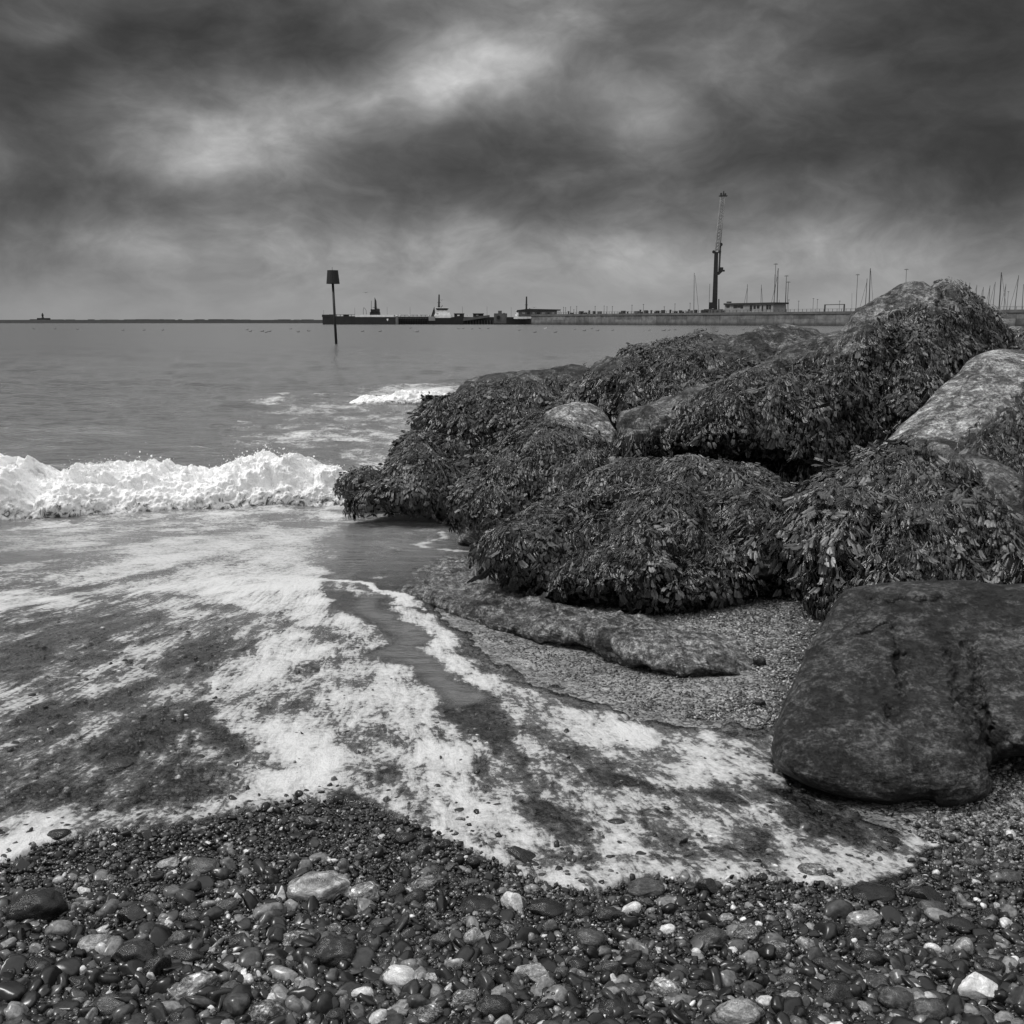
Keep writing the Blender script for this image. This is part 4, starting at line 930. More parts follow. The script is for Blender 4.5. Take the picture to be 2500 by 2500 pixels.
# further countable stones, up to about 300 in all
lands = [(b[0], b[1], b[7]) for b in BIG if len(b[7].split()) <= 9 and b[2] > 44]
LAND = [(92, 2212, 'the biggest black cobble'), (776, 2168, 'the largest pale oval cobble'), (808, 2330, 'the big round dark cobble'), (980, 2386, 'the white crusted cobble'),
        (475, 2413, 'the long pale streaked cobble'), (330, 2336, 'the dark pyramid-shaped cobble'), (497, 2118, 'the flat grey pitted cobble'), (651, 2476, 'the white-flecked bottom-edge cobble'), (1253, 2208, 'the white banded block'),
        (1572, 2171, 'the grey oblong cobble'), (1442, 2296, 'the wide grey cobble'), (1302, 2380, 'the pale flat stone'), (1209, 2463, 'the large dark bottom-edge cobble'), (1497, 2371, 'the grey triangular stone'),
        (1627, 2417, 'the pale striped cobble'), (1804, 2478, 'the pale domed cobble'), (1734, 2296, 'the grey arched flint'), (2112, 2248, 'the pale smooth cobble'), (2125, 2182, 'the long black cobble at the foam'),
        (2341, 2261, 'the smooth black cobble'), (2389, 2419, 'the big white flint'), (2125, 2340, 'the black round cobble'), (2042, 2432, 'the dark scarred cobble'), (757, 2012, 'the shingle tongue'), (1282, 2096, 'the brick-shaped stone')]
edge_y = lambda x_: np.interp(x_, [p[0] for p in EDGE[1:30]], [p[1] for p in EDGE[1:30]])
cnt = 0; tries = 0; used = {}
while cnt < 195 and tries < 20000:
    tries += 1
    px = random.uniform(10, 2490); py = random.uniform(2030, 2495)
    if py < edge_y(px) + 12: continue
    f = (py - 2000) / 500
    wd = random.choice((26, 32, 38, 44, 50, 58, 66)) * (.62 + .5 * f) * random.uniform(.85, 1.15)
    if px < 1000 and py < 2160: wd *= .75
    ht = wd * random.uniform(.5, .85)
    if any(((px - q[0]) / (wd + q[2])) ** 2 + ((py - q[1]) / (ht + q[3])) ** 2 < .19 for q in placed): continue
    tone = random.choices(['black', 'dark', 'grey', 'pale', 'mottled', 'white'], [.24, .34, .22, .07, .10, .03])[0]
    shape = random.choice(('round', 'angular'))
    L = min(LAND, key=lambda l_: (l_[0] - px) ** 2 + (l_[1] - py) ** 2)
    ddx, ddy = px - L[0], py - L[1]; rr = math.hypot(ddx, ddy)
    dirw = ('right of' if ddx > 0 else 'left of') if abs(ddx) > 2.2 * abs(ddy) else ('below' if ddy > 0 else 'above') if abs(ddy) > 2.2 * abs(ddx) else ('below and ' if ddy > 0 else 'above and ') + ('right of' if ddx > 0 else 'left of')
    far = 'close ' if rr < 90 else ''
    szw = 'small' if wd < 30 else 'medium' if wd < 44 else 'fairly large'
    body = 'smooth' if shape == 'round' else 'angular'
    lb = f'{szw} {tone} {body} stone {far}{dirw} {L[2]}'
    if lb in used:
        lb2 = f'{szw} {tone} {body} stone, a hand further {dirw} {L[2]}'
        if lb2 in used: continue
        lb = lb2
    used[lb] = 1
    place_stone(px, py, wd, ht, tone, shape, random.uniform(-25, 25), lb, random.randrange(8), 'stones lying on the shingle beach'); cnt += 1

# the small shingle between them
def rotmats(n, tilt=.5):
    a = RNG.uniform(0, 2 * np.pi, n); b = RNG.normal(0, tilt, n); c = RNG.normal(0, tilt, n)
    ca, sa, cb, sb, cc, sc_ = np.cos(a), np.sin(a), np.cos(b), np.sin(b), np.cos(c), np.sin(c); z0 = np.zeros(n); o1 = np.ones(n)
    Rz = np.stack([ca, -sa, z0, sa, ca, z0, z0, z0, o1], -1).reshape(n, 3, 3); Rx = np.stack([o1, z0, z0, z0, cb, -sb, z0, sb, cb], -1).reshape(n, 3, 3); Ry = np.stack([cc, z0, sc_, z0, o1, z0, -sc_, z0, cc], -1).reshape(n, 3, 3)
    return Rz @ Rx @ Ry
def tones(n, pw=.06):
    u_ = RNG.random(n); t_ = np.where(u_ < .54, RNG.uniform(.004, .013, n), np.where(u_ < .80, RNG.uniform(.014, .055, n), np.where(u_ < 1 - pw * .5, RNG.uniform(.07, .22, n), RNG.uniform(.35, .65, n)))); return t_
def inside_frame_edge(X, Y):
    px, py = proj(np.stack([X, Y, gz(X, Y)], -1)); return px, py
VS, FS, TS = [], [], []; off = 0
def add_layer(T, n, rmin, rmax, pw, region, sink=.35):
    global off
    n = int(n * 1.3); px = RNG.uniform(-720, 3200, n); py = region(px, n); g = ground(px, py)
    X, Y = g[:, 0], g[:, 1]
    rad_ = rmin * (rmax / rmin) ** (RNG.random(n) ** pw)
    S = rad_[:, None] * RNG.uniform(.5, 1.4, (n, 3)); S[:, 2] *= .62
    Zc = gfull(X, Y) + S[:, 2] * sink + RNG.random(n) * .006
    P, Fq = scatter_blobs(T, np.stack([X, Y, Zc], -1), S, rotmats(n))
    k = RNG.integers(0, 99999); Pn = P + 0
    VS.append(Pn); FS.append(Fq + off); TS.append(np.repeat(tones(n), len(T[0]))); off += len(P)
def rg_fore(px, n):
    e = edge_y(np.clip(px, 1, 2300)) + np.maximum(-px, 0) * .3; e = np.where(px > 2230, 2088, e)
    return e - 8 + (2640 - e) * RNG.random(n) ** .85
def tmpl(sub, sd):
    return rock_template(sd, sub, 1, 4 if sd % 2 else 1)
rg_near = lambda px, n: np.maximum(rg_fore(px, n), edge_y(np.clip(px, 1, 2300)) + 30 + 500 * RNG.random(n))
for sd in range(6):
    add_layer(tmpl(I3, 170 + sd), 430, .015, .034, 1.3, rg_near, .3)
for sd in range(5):
    add_layer(tmpl(I2, 70 + sd), 3600, .006, .017, 1.5, rg_fore)
for sd in range(6):
    add_layer(tmpl(I1, 90 + sd), 12500, .0032, .0085, 1.2, rg_fore)
# a few showing through the swash and foam
rg_swash = lambda px, n: edge_y(np.clip(px, 1, 2300)) - 6 - 380 * RNG.random(n) ** 2.
add_layer(tmpl(I2, 81), 3200, .006, .016, 2.2, rg_swash, .9)
rg_left = lambda px, n: RNG.uniform(1480, 2080, n)
px_keep = RNG
def add_left():
    global off
    n = 2600; px = RNG.uniform(-200, 560, n); py = RNG.uniform(1500, 2080, n); g = ground(px, py); X, Y = g[:, 0], g[:, 1]
    rad_ = .006 * (3.) ** (RNG.random(n) ** 2); S = rad_[:, None] * RNG.uniform(.7, 1.3, (n, 3)); S[:, 2] *= .6
    T = tmpl(I2, 83); P, Fq = scatter_blobs(T, np.stack([X, Y, gfull(X, Y) + S[:, 2] * .9], -1), S, rotmats(n, .25))
    VS.append(P); FS.append(Fq + off); TS.append(np.repeat(tones(n, .02), len(T[0]))); off += len(P)
add_left()
# grit on the dry patches by the rocks
def add_grit(poly, n, rmin, rmax, lo, hi):
    global off
    A = np.array(poly); px = RNG.uniform(A[:, 0].min(), A[:, 0].max(), n); py = RNG.uniform(A[:, 1].min(), A[:, 1].max(), n)
    ok = poly_dist(px, py, poly) > 0; px, py = px[ok], py[ok]; n = len(px); g = ground(px, py)
    S = RNG.uniform(rmin, rmax, (n, 1)) * RNG.uniform(.7, 1.3, (n, 3)); S[:, 2] *= .6
    T = tmpl(I1, 97); P, Fq = scatter_blobs(T, np.stack([g[:, 0], g[:, 1], gfull(g[:, 0], g[:, 1]) + S[:, 2] * .5], -1), S, rotmats(n))
    VS.append(P); FS.append(Fq + off); TS.append(np.repeat(lo + (hi - lo) * RNG.random(n) ** 3.0, len(T[0]))); off += len(P)
add_grit(dp([(1240, 1160), (1400, 1080), (1560, 1040), (1560, 1150), (1470, 1370), (1300, 1350), (1430, 1290), (1360, 1210)]), 14000, .003, .009, .03, .5)
add_grit(dp([(880, 1190), (1130, 1250), (1430, 1290), (1450, 1370), (1200, 1345)]), 5000, .003, .007, .03, .3)
add_grit(dp([(1720, 1560), (1880, 1430), (2100, 1420), (2100, 1640), (1800, 1640)]), 14000, .003, .009, .03, .38)
me = mesh_np('shingle', np.concatenate(VS), np.concatenate(FS), True, {'tone': np.concatenate(TS)})
tag(link('shingle', me, M_SHINGLE), 'dark wet small shingle covering the beach between larger stones', 'shingle', None, 'stuff')
del VS, FS, TS

# ------------------------------------------------------------------ harbour
G_DARK = plain('dark_steel', .022, .6, .3, .3); G_BLK = plain('black_paint', .008, .6, .2, 1.)
G_GREY = plain('grey_paint', .10, .6, .3, .3); G_LT = plain('light_grey_paint', .26, .6, .3, .2); G_WHT = plain('white_paint', .88, .5, .2, .4)
G_GLASS = plain('dark_glass', .02, .15, .1, 1.)
def mat_quay():
    m, t = new_mat('quay_concrete')
    co = t.new('ShaderNodeTexCoord').outputs['Object']
    x_, y_, z_ = t.sep(co)
    cell = t.comb(t.math('FLOOR', t.math('MULTIPLY', x_, .085)), t.math('FLOOR', t.math('MULTIPLY', z_, .33)), 0.)
    wn = t.new('ShaderNodeTexWhiteNoise'); t.put(wn.inputs['Vector'], cell)
    n_ = t.noise(co, .35, 6, .65)
    col = t.mix(wn.outputs['Value'], .09, .19)
    col = t.math('MULTIPLY', col, t.ramp(n_, .3, .7, .6, 1.4))
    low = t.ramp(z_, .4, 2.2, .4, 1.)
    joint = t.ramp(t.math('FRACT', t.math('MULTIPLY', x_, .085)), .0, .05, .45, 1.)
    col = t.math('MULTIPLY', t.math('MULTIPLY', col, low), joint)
    t.l.new(principled(t, col, .8), t.o.inputs[0]); return m
G_QUAY = mat_quay()

# beacon
b0 = at(822, 840, 1.); Yp = -CAMZ / (b0[2] - CAMZ) * 1. ; Yp = abs(Yp)
def P3(px, py, Y): return at(px, py, Y)
base = P3(822, 840, Yp); root = empty('channel_marker', base, 'black leaning channel marker post with a bucket-shaped topmark, standing in the sea', 'marker post')
k = Yp / F
MB().tube(P3(822.6, 870, Yp), P3(812.4, 690, Yp), 3.3 * k, 2.9 * k, 12).build('post', G_BLK, root, True)
c1, c2 = P3(812.6, 693, Yp), P3(811, 660, Yp)
tm = MB(); ax = (Vector(c2) - Vector(c1)); h_ = ax.length
tm.lathe((c1[0] + .02, c1[1], c1[2]), [(15.8 * k, 0), (15.8 * k, .05), (12.9 * k, h_ - .04), (13.2 * k, h_ - .03), (13.2 * k, h_)], 20)
tmo = tm.build('topmark', G_BLK, root)
MB().tube(c2, P3(811, 652, Yp), .5 * k, .4 * k, 6).build('spike', G_BLK, root)

# far breakwater
Yf = CAMZ * F / 4.2; kf = Yf / F
bwt = MB(); A0 = P3(-900, 789, Yf); A1 = P3(800, 789, Yf)
bwt.prism([(A0[0], Yf, -1), (A0[0], Yf + 14, -1), (A0[0], Yf + 10, 8 * kf), (A0[0], Yf + 2, 8 * kf)], (A1[0] - A0[0], 0, 0))
for i in range(60):
    xx = random.uniform(A0[0], A1[0]); ww = random.uniform(3, 14); bwt.box((xx, Yf + 6, 8 * kf + .2), (ww, 5, random.uniform(.2, .9)))
ob = bwt.build('breakwater', G_DARK); tag(ob, 'long low dark breakwater lying along the horizon at the left', 'breakwater')
lb_ = P3(105, 781, Yf + 4); root = empty('breakwater_fort', (lb_[0], lb_[1], 8 * kf), 'small dark fort with a lantern tower on the far breakwater', 'fort')
MB().box((lb_[0], Yf + 6, 9.6 * kf + .3), (26 * kf, 7, 4.2 * kf)).build('wall', G_DARK, root)
MB().lathe((lb_[0] - 1, Yf + 6, 11.2 * kf + .3), [(3.2 * kf, 0), (2.0 * kf, 3 * kf), (2 * kf, 6.5 * kf), (3. * kf, 6.8 * kf), (3. * kf, 8.5 * kf), (1.5 * kf, 8.8 * kf), (1.4 * kf, 11 * kf), (.3 * kf, 13 * kf)], 12).build('tower', G_DARK, root)

# pier and quay line
Qa = np.array([12., 650.]); Qb = np.array([184., 385.]); Qd = (Qb - Qa) / np.linalg.norm(Qb - Qa); Qn = np.array([-Qd[1], Qd[0]]); Qn = Qn if Qn[1] > 0 else -Qn
QROT = math.atan2(Qd[1], Qd[0]); QTOP = 6.3
def quay(px, back=0.):
    s_ = (px - 1250) / F; # x = s*(Y cp-ish); use exact ray at the horizon row
    r_ = ray(px, HOR); q = r_[0] / r_[1]; a0 = Qa + Qn * back
    t_ = (q * a0[1] - a0[0]) / (Qd[0] - q * Qd[1]); p = a0 + Qd * t_; return p[0], p[1]
def zat(py, Y): 
    return CAMZ + (HOR - py) / F * Y * (1 / 1.0)
root = empty('quay', (Qa[0], Qa[1], 0), 'long grey concrete quay wall stretching to the right edge', 'quay'); root.rotation_euler = (0, 0, 0)
ln = 420.; ext = Qa + Qd * ln
q = MB(); q.box((0, 0, 0), (1, 1, 1)); q.v = []; q.f = []; q.n = 0
q.hexa([(0, 0, -3), (ln, 0, -3), (ln, 30, -3), (0, 30, -3)], [(0, 0, QTOP - 1.1), (ln, 0, QTOP - 1.1), (ln, 30, QTOP - 1.1), (0, 30, QTOP - 1.1)])
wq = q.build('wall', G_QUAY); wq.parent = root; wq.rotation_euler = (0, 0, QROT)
q = MB(); q.hexa([(-.3, -.35, QTOP - 1.097), (ln, -.35, QTOP - 1.097), (ln, 1.2, QTOP - 1.097), (-.3, 1.2, QTOP - 1.097)], [(-.3, -.35, QTOP), (ln, -.35, QTOP), (ln, 1.2, QTOP), (-.3, 1.2, QTOP)])
wc = q.build('parapet', G_GREY); wc.parent = root; wc.rotation_euler = (0, 0, QROT)
q = MB()
xx = 10.
while xx < ln:
    q.box((xx, .4, QTOP + .55), (.16, .16, 1.1)); xx += 2.4
q.box((ln / 2 + 5, .4, QTOP + 1.12), (ln - 10, .10, .10)); q.box((ln / 2 + 5, .4, QTOP + .6), (ln - 10, .06, .06))
wr = q.build('railing', G_GREY); wr.parent = root; wr.rotation_euler = (0, 0, QROT)
# clutter along the quay edge
PXC = sorted(random.uniform(1385, 1770) for _ in range(46))
ORD2 = ['first', 'second', 'third', 'fourth', 'fifth', 'sixth', 'seventh', 'eighth', 'ninth', 'tenth', 'eleventh', 'twelfth', 'thirteenth', 'fourteenth', 'fifteenth', 'sixteenth']
CN = {}
def clutter_label(px, i):
    k = 'bollard' if i % 3 == 0 else 'box'; CN[k] = CN.get(k, 0) + 1; n_ = CN[k] - 1
    if k == 'bollard': return f'{ORD2[n_]} dark bollard behind the quay railing, counting from the pavilion'
    return f'{ORD2[n_ % 15]} dark gear box behind the railing, counting from ' + ('the pavilion' if n_ < 15 else 'the middle lamp post of the quay')
for i in range(46):
    px = PXC[i]; X, Y = quay(px, 2.5)
    h_ = random.uniform(.8, 1.9)
    b = MB()
    if i % 3 == 0: b.lathe((X, Y, QTOP - 1.1), [(.5, 0), (.45, .9 + h_), (.8, 1 + h_), (.3, 1.3 + h_)], 8)
    else: b.box((X, Y, QTOP - .6 + h_ / 2), (random.uniform(.8, 2.6), 1.5, h_ + 1), QROT)
    tag(b.build('bollard' if i % 3 == 0 else 'crate', random.choice((G_DARK, G_GREY, G_DARK))),
        clutter_label(px, i), 'bollard' if i % 3 == 0 else 'crate', 'bollards on the quay' if i % 3 == 0 else 'boxes on the quay')

# the outer pier (left end)
YP = 700.; kp = YP / F
def pb(x0, x1, y0, y1, Y, dep): # box from pixel rectangle at distance Y
    a = P3(x0, y1, Y); b = P3(x1, y0, Y)
    return ((a[0] + b[0]) / 2, Y + dep / 2, (a[2] + b[2]) / 2), (b[0] - a[0], dep, b[2] - a[2])
def pbox(mb, x0, x1, y0, y1, Y=YP, dep=6.): c, s_ = pb(x0, x1, y0, y1, Y, dep); mb.box(c, s_); return mb
root = empty('pier_head', P3(826, 792, YP), 'dark steel pier head at the left end of the harbour', 'pier')
pbox(MB(), 788, 866, 772, 800, YP, 22).build('wall', G_DARK, root)
pbox(MB(), 786, 803, 768, 774, YP - .3, 22.6).build('corner_block', G_DARK, root)
m_ = MB()
for x_ in range(803, 866, 9): pbox(m_, x_, x_ + 1, 768, 772.5, YP + .5, .5)
pbox(m_, 803, 866, 767.6, 768.4, YP + .5, .4); m_.build('railing', G_DARK, root)
pbox(MB(), 838, 850, 768, 772, YP + 3, 4).build('hut', G_BLK, root)
root = empty('barge', P3(917, 792, YP - 8), 'dark flat-sided barge with a white rubbing rail and small white shield mark', 'barge')
m_ = MB(); Yb_ = YP - 8
pbox(m_, 865, 965, 773.5, 801, Yb_, 12).build('hull', G_DARK, root)
pbox(MB(), 962, 968.5, 772, 800, Yb_ + 1, 10).build('stern', G_LT, root)
m_ = MB(); c_, s2 = pb(867, 964, 768.8, 773.8, Yb_ - .2, 12.4); m_.box(c_, s2); m_.tube((c_[0] + s2[0] / 2, Yb_ - .2, c_[2]), (c_[0] + s2[0] / 2, Yb_ + 12, c_[2]), s2[2] * .5, s2[2] * .5, 10); m_.build('rubbing_rail', G_WHT, root)
s_ = [P3(*q_, Yb_ - .12) for q_ in ((944, 778), (948, 778), (948, 781), (946, 784.5), (944, 781))]
MB().prism(s_, (0, .1, 0)).build('shield_mark', G_WHT, root)
# jetty on piles
root = empty('jetty', P3(1007, 792, YP), 'low dark open jetty on piles between barge and tug', 'jetty')
pbox(MB(), 968, 1050, 773, 776.5, YP + 4, 14).build('deck', G_DARK, root)
m_ = MB()
for x_ in range(970, 1050, 6): pbox(m_, x_, x_ + 1.6, 776, 800, YP + 5, 1.)
m_.build('pile', G_DARK, root)
pbox(MB(), 968, 1050, 780.5, 782.5, YP + 4.5, 1).build('beam', G_DARK, root); pbox(MB(), 968, 1060, 777, 800, YP + 9, 2).build('dark_backing', G_DARK, root)  # last box: dark sheet added behind the piles to darken the gaps
m_ = MB()
for x_ in range(968, 1052, 10): pbox(m_, x_, x_ + .7, 768.5, 773, YP + 4.2, .3)
pbox(m_, 968, 1050, 769, 769.8, YP + 4.2, .3); m_.build('railing', G_DARK, root)
for x_, lb in ((976, 'white lamp box on the jetty railing next to the barge'), (999, 'second white lamp box from the barge, on the jetty railing'), (1023, 'third white lamp box from the barge, on the jetty railing'), (1046, 'white lamp box on the jetty railing next to the tug'), (842, 'white lamp box on the dark pier head'), (1142, 'white lamp box between the two dark huts'), (1192, 'white lamp box at the top of the sloping ramp')):
    tag(pbox(MB(), x_ - 1.9, x_ + 1.9, 767.3, 769.9 if x_ != 1142 else 772, YP + (3 if x_ < 1060 else 12), 1.2).build('lamp_box', G_WHT), lb, 'lamp box', 'white lamp boxes on the pier')
# tugs
def tug(label, xb0, xb1, deck, xs0, xs1, ytop, mx, mtop, Y, white, light=G_WHT):
    root = empty('tugboat', P3((xb0 + xb1) / 2, 792, Y), label, 'tugboat', 'tugs moored in the harbour')
    a = P3(xb0, 792, Y); b = P3(xb1, 792, Y); L_ = b[0] - a[0]; W_ = 9.; zb = zat(deck, Y)
    st = MB(); N_ = 14; ringb, ringt = [], []
    for i in range(N_):
        f = i / (N_ - 1); wd = W_ / 2 * min(1, (math.sin(min(1, (1 - f) * 1.9) * math.pi / 2)) ** .7 + .02) ; sh = zb + (1.6 * f ** 3)
        ringb.append((a[0] + L_ * f * .97, wd * .8)); ringt.append((a[0] + L_ * f, wd, sh))
    for i in range(N_ - 1):
        (x0, w0), (x1, w1) = ringb[i], ringb[i + 1]; (X0, W0, S0), (X1, W1, S1) = ringt[i], ringt[i + 1]
        st.hexa([(x0, Y + 5 - w0, -1), (x1, Y + 5 - w1, -1), (x1, Y + 5 + w1, -1), (x0, Y + 5 + w0, -1)], [(X0, Y + 5 - W0, S0), (X1, Y + 5 - W1, S1), (X1, Y + 5 + W1, S1), (X0, Y + 5 + W0, S0)])
    st.build('hull', G_DARK, root)
    h = deck - ytop; lv = [(xs0 - 2, xs1 + 6, deck + 1, deck - h * .34), (xs0, xs1 + 1, deck - h * .34, deck - h * .52), (xs0 + 3, xs1 - 5, deck - h * .52, deck - h * .78)]
    m1 = MB()
    for x0, x1, y1, y0 in lv: pbox(m1, x0, x1, y0, y1, Y + 2.2, 5.6)
    m1.build('cabin', light, root)
    x0, x1 = xs0 + 2, xs1 - 3; m2 = MB(); aa = [P3(*q_, Y + 1.6) for q_ in ((x0 + 2, deck - h * .78), (x1 - 2, deck - h * .78), (x1, deck - h * .96), (x0, deck - h * .96))]
    m2.prism(aa, (0, 6.6, 0)).build('wheelhouse', G_GLASS, root)
    pbox(MB(), x0 - 1, x1 + 1, ytop - 1., ytop + .8, Y + 1.4, 7).build('roof', light, root)
    pbox(MB(), xs0 + 4, xs0 + 9, deck - h * .44, deck - h * .40, Y + 2.0, .3).build('window', G_GLASS, root)
    m3 = MB(); pbox(m3, mx - 3, mx + 3, ytop - 3.5, ytop - .8, Y + 3.5, 3); m3.tube(P3(mx, ytop, Y + 5), P3(mx + .5, mtop, Y + 5), 2.3 * kp, 1.6 * kp, 8)
    m3.tube(P3(mx - 4, mtop + (ytop - mtop) * .6, Y + 5), P3(mx + 4, mtop + (ytop - mtop) * .6, Y + 5), .5 * kp, .5 * kp, 6); m3.tube(P3(mx + 5, ytop, Y + 5), P3(mx + 9, ytop - 6, Y + 5), 1.0 * kp, .7 * kp, 6)
    m3.build('mast', G_DARK, root)
    return root
tg = tug('tug with white superstructure and dark mast, moored beside the jetty', 1046, 1131, 777, 1062, 1097, 751.5, 1071.5, 719, YP - 14, True)
pbox(MB(), 1046.5, 1062, 772.5, 783, YP - 14.6, 8).build('stern_house', G_LT, tg); pbox(MB(), 1060, 1100, 769.5, 776, YP - 13.5, 7).build('bulwark', G_WHT, tg)
m_ = MB(); m_.prism([P3(1052, 773, YP - 11), P3(1063, 773, YP - 11), P3(1060, 749, YP - 11)], (0, 2, 0)); m_.build('funnel', G_DARK, tg)
tg3 = tug('small tug with white cabin and thin mast in front of the pavilion', 1236, 1297, 777, 1258, 1292, 758, 1285, 724, YP - 24, True)
pbox(MB(), 1254, 1286, 770.5, 778.5, YP - 24.6, 8).build('bulwark', G_WHT, tg3)
root = empty('tugboat', P3(914, 770, YP + 20), 'dark ship superstructure with a raked mast showing above the barge', 'ship', 'tugs moored in the harbour')
pbox(MB(), 880, 946, 770, 800, YP + 17, 12).build('hull', G_DARK, root)
m_ = MB(); pbox(m_, 903, 925, 762, 770, YP + 19, 8); pbox(m_, 905, 912, 755, 763, YP + 19, 5); pbox(m_, 917, 925, 754, 763, YP + 19, 5); m_.build('cabin', G_DARK, root)
m_ = MB(); m_.tube(P3(906.5, 765, YP + 20), P3(906.5, 734, YP + 20), .7 * kp, .5 * kp, 6)
m_.prism([P3(914, 762, YP + 20), P3(920, 762, YP + 20), P3(918.5, 735, YP + 20), P3(914.5, 726, YP + 20)], (0, 1.2, 0)); m_.tube(P3(910, 750, YP + 20), P3(924, 753, YP + 20), .5 * kp, .5 * kp, 6); m_.build('mast', G_DARK, root)
m_ = MB(); pts = [(887, 768), (887, 756), (888, 751), (891, 753), (894, 758), (894.5, 768)]
for a_, b_ in zip(pts[:-1], pts[1:]): m_.tube(P3(*a_, YP + 10), P3(*b_, YP + 10), .55 * kp, .55 * kp, 6)
tag(m_.build('davit', G_GREY), 'thin curved davit standing on the pier behind the barge', 'davit')
# linkspan, huts
for (x0, x1, lb) in ((1108, 1133, 'dark flat hut on the pier right of the tug'), (1154, 1181, 'dark flat hut on the pier above the sloping ramp')):
    root = empty('hut', P3((x0 + x1) / 2, 773, YP + 8), lb, 'hut', 'dark huts on the pier')
    pbox(MB(), x0 + 1, x1 - 1, 766.5, 775, YP + 8, 5).build('wall', G_DARK, root); pbox(MB(), x0, x1, 765, 766.6, YP + 7.5, 6).build('roof', G_BLK, root)
    pbox(MB(), x0 + 8, x0 + 14, 768.5, 771.5, YP + 7.8, .3).build('window', G_WHT if x0 < 1120 else G_LT, root)
root = empty('linkspan', P3(1165, 792, YP - 2), 'grey sloping ramp with dark pontoon beneath, between the two tugs', 'ramp')
m_ = MB(); m_.prism([P3(1131, 783.5, YP - 2), P3(1195, 774.5, YP - 2), P3(1195, 769, YP - 2), P3(1131, 776.5, YP - 2)], (0, 7, 0)); m_.build('ramp', G_GREY, root)
pbox(MB(), 1133, 1238, 783, 800, YP + 3, 8).build('pontoon', G_DARK, root)
pbox(MB(), 1050, 1300, 774, 800, YP + 14, 20).build('deck', G_DARK, root)
m_ = MB()
for x_ in range(1140, 1236, 7): pbox(m_, x_, x_ + 2, 782, 800, YP + 1, 1)
m_.build('pile', G_GREY, root)
m_ = MB(); pbox(m_, 1206, 1238, 765, 790, YP, 6); pbox(m_, 1216, 1225, 758.5, 765, YP + 1, 4); pbox(m_, 1228, 1233, 764, 768, YP + .5, 4); m_.build('machine_house', G_GREY, root)
m_ = MB(); m_.tube(P3(1217, 775, YP - 1.), P3(1217, 775, YP + .5), 4.5 * kp, 4.5 * kp, 14); m_.build('wheel', G_BLK, root)
# pavilion
root = empty('pavilion', (*quay(1320, 8), QTOP), 'long flat-roofed pavilion with glazed side at the start of the quay', 'building')
YV = 652.; pbox(MB(), 1266, 1360, 758.5, 773, YV, 10).build('wall', G_GREY, root)
m_ = MB(); m_.prism([P3(1262, 758.5, YV - 1), P3(1368, 758, YV - 1), P3(1370, 755.5, YV - 1), P3(1290, 753.8, YV - 1), P3(1262, 757, YV - 1)], (0, 13, 0)); m_.build('roof', G_DARK, root)
for x_ in range(1275, 1358, 12): pbox(MB(), x_, x_ + 7, 762, 767, YV - .2, .5).build('window', G_LT if x_ % 24 == 3 else G_GLASS, root)
for x_ in (1362, 1367): pbox(MB(), x_, x_ + 1, 757, 773, YV, 1).build('post', G_DARK, root)

# quay building
def qp(px, py, back):
    X, Y = quay(px, back); return np.array([X, Y, zat(py, Y)])
def qbox(mb, x0, x1, y0, y1, back, dep):
    a = qp(x0, y1, back); b = qp(x1, y1, back); zt0, zt1 = zat(y0, a[1]), zat(y0, b[1]); nv_ = np.array([Qn[0], Qn[1], 0]) * dep
    zb_ = min(a[2], b[2]); a = np.array([a[0], a[1], zb_]); b = np.array([b[0], b[1], zb_])
    zt = (zt0 + zt1) / 2; A2, B2 = a.copy(), b.copy(); A2[2] = B2[2] = zt
    mb.hexa([a, b, b + nv_, a + nv_], [A2, B2, B2 + nv_, A2 + nv_]); return mb
root = empty('quay_office', qp(1830, 762, 6), 'long single-storey flat-roofed office on the quay right of the crane', 'building')
qbox(MB(), 1768, 1886, 743, 765, 6, 8).build('wall', G_LT, root)
qbox(MB(), 1765, 1889, 741, 743.6, 5.3, 9.5).build('roof', G_DARK, root)
for x0, x1, y0, y1 in ((1772, 1779, 747, 752), (1789, 1797, 747, 753), (1798, 1805, 747, 752), (1806, 1812, 747, 754), (1829, 1834, 747, 760), (1838, 1843, 747, 755), (1846, 1852, 747, 754), (1858, 1861, 747, 760), (1869, 1874, 746, 756), (1876, 1880, 746, 756)):
    fr_ = qbox(MB(), x0, x1, y0, y1, 5.85, .3).build('door' if y1 > 758 else 'window', G_GLASS, root)
qbox(MB(), 1772, 1777, 738, 741, 8, 2).build('roof_vent', G_DARK, root)
# crane
root = empty('harbour_crane', qp(1745, 762, 8), 'tall harbour crane with dark tower and pale lattice boom raised almost upright', 'crane')
Xc, Yc = quay(1745, 10); kc = Yc / F
def C3(px, py, dy=0.): return P3(px, py, Yc + dy)
def taper(x0, x1, y1, X0, X1, y0, dep): 
    m = MB(); m.hexa([C3(x0, y1, -dep), C3(x1, y1, -dep), C3(x1, y1, dep), C3(x0, y1, dep)], [C3(X0, y0, -dep), C3(X1, y0, -dep), C3(X1, y0, dep), C3(X0, y0, dep)]); return m
taper(1738, 1751, 762, 1744, 1753.5, 615, 1.2).build('tower', G_DARK, root)
taper(1730, 1752, 762, 1731, 1751, 738, 2.5).build('machinery_house', G_DARK, root)
qbox(MB(), 1727, 1756, 757, 765, 7, 8).build('chassis', G_GREY, root)
m_ = MB()
cs = [(C3(1746, 615, -1), C3(1760, 480, -.6)), (C3(1754.5, 612, -1), C3(1770, 480, -.6)), (C3(1746, 615, 1.2), C3(1760, 480, .6)), (C3(1754.5, 612, 1.2), C3(1770, 480, .6))]
for a_, b_ in cs: m_.tube(a_, b_, .42, .34, 6)
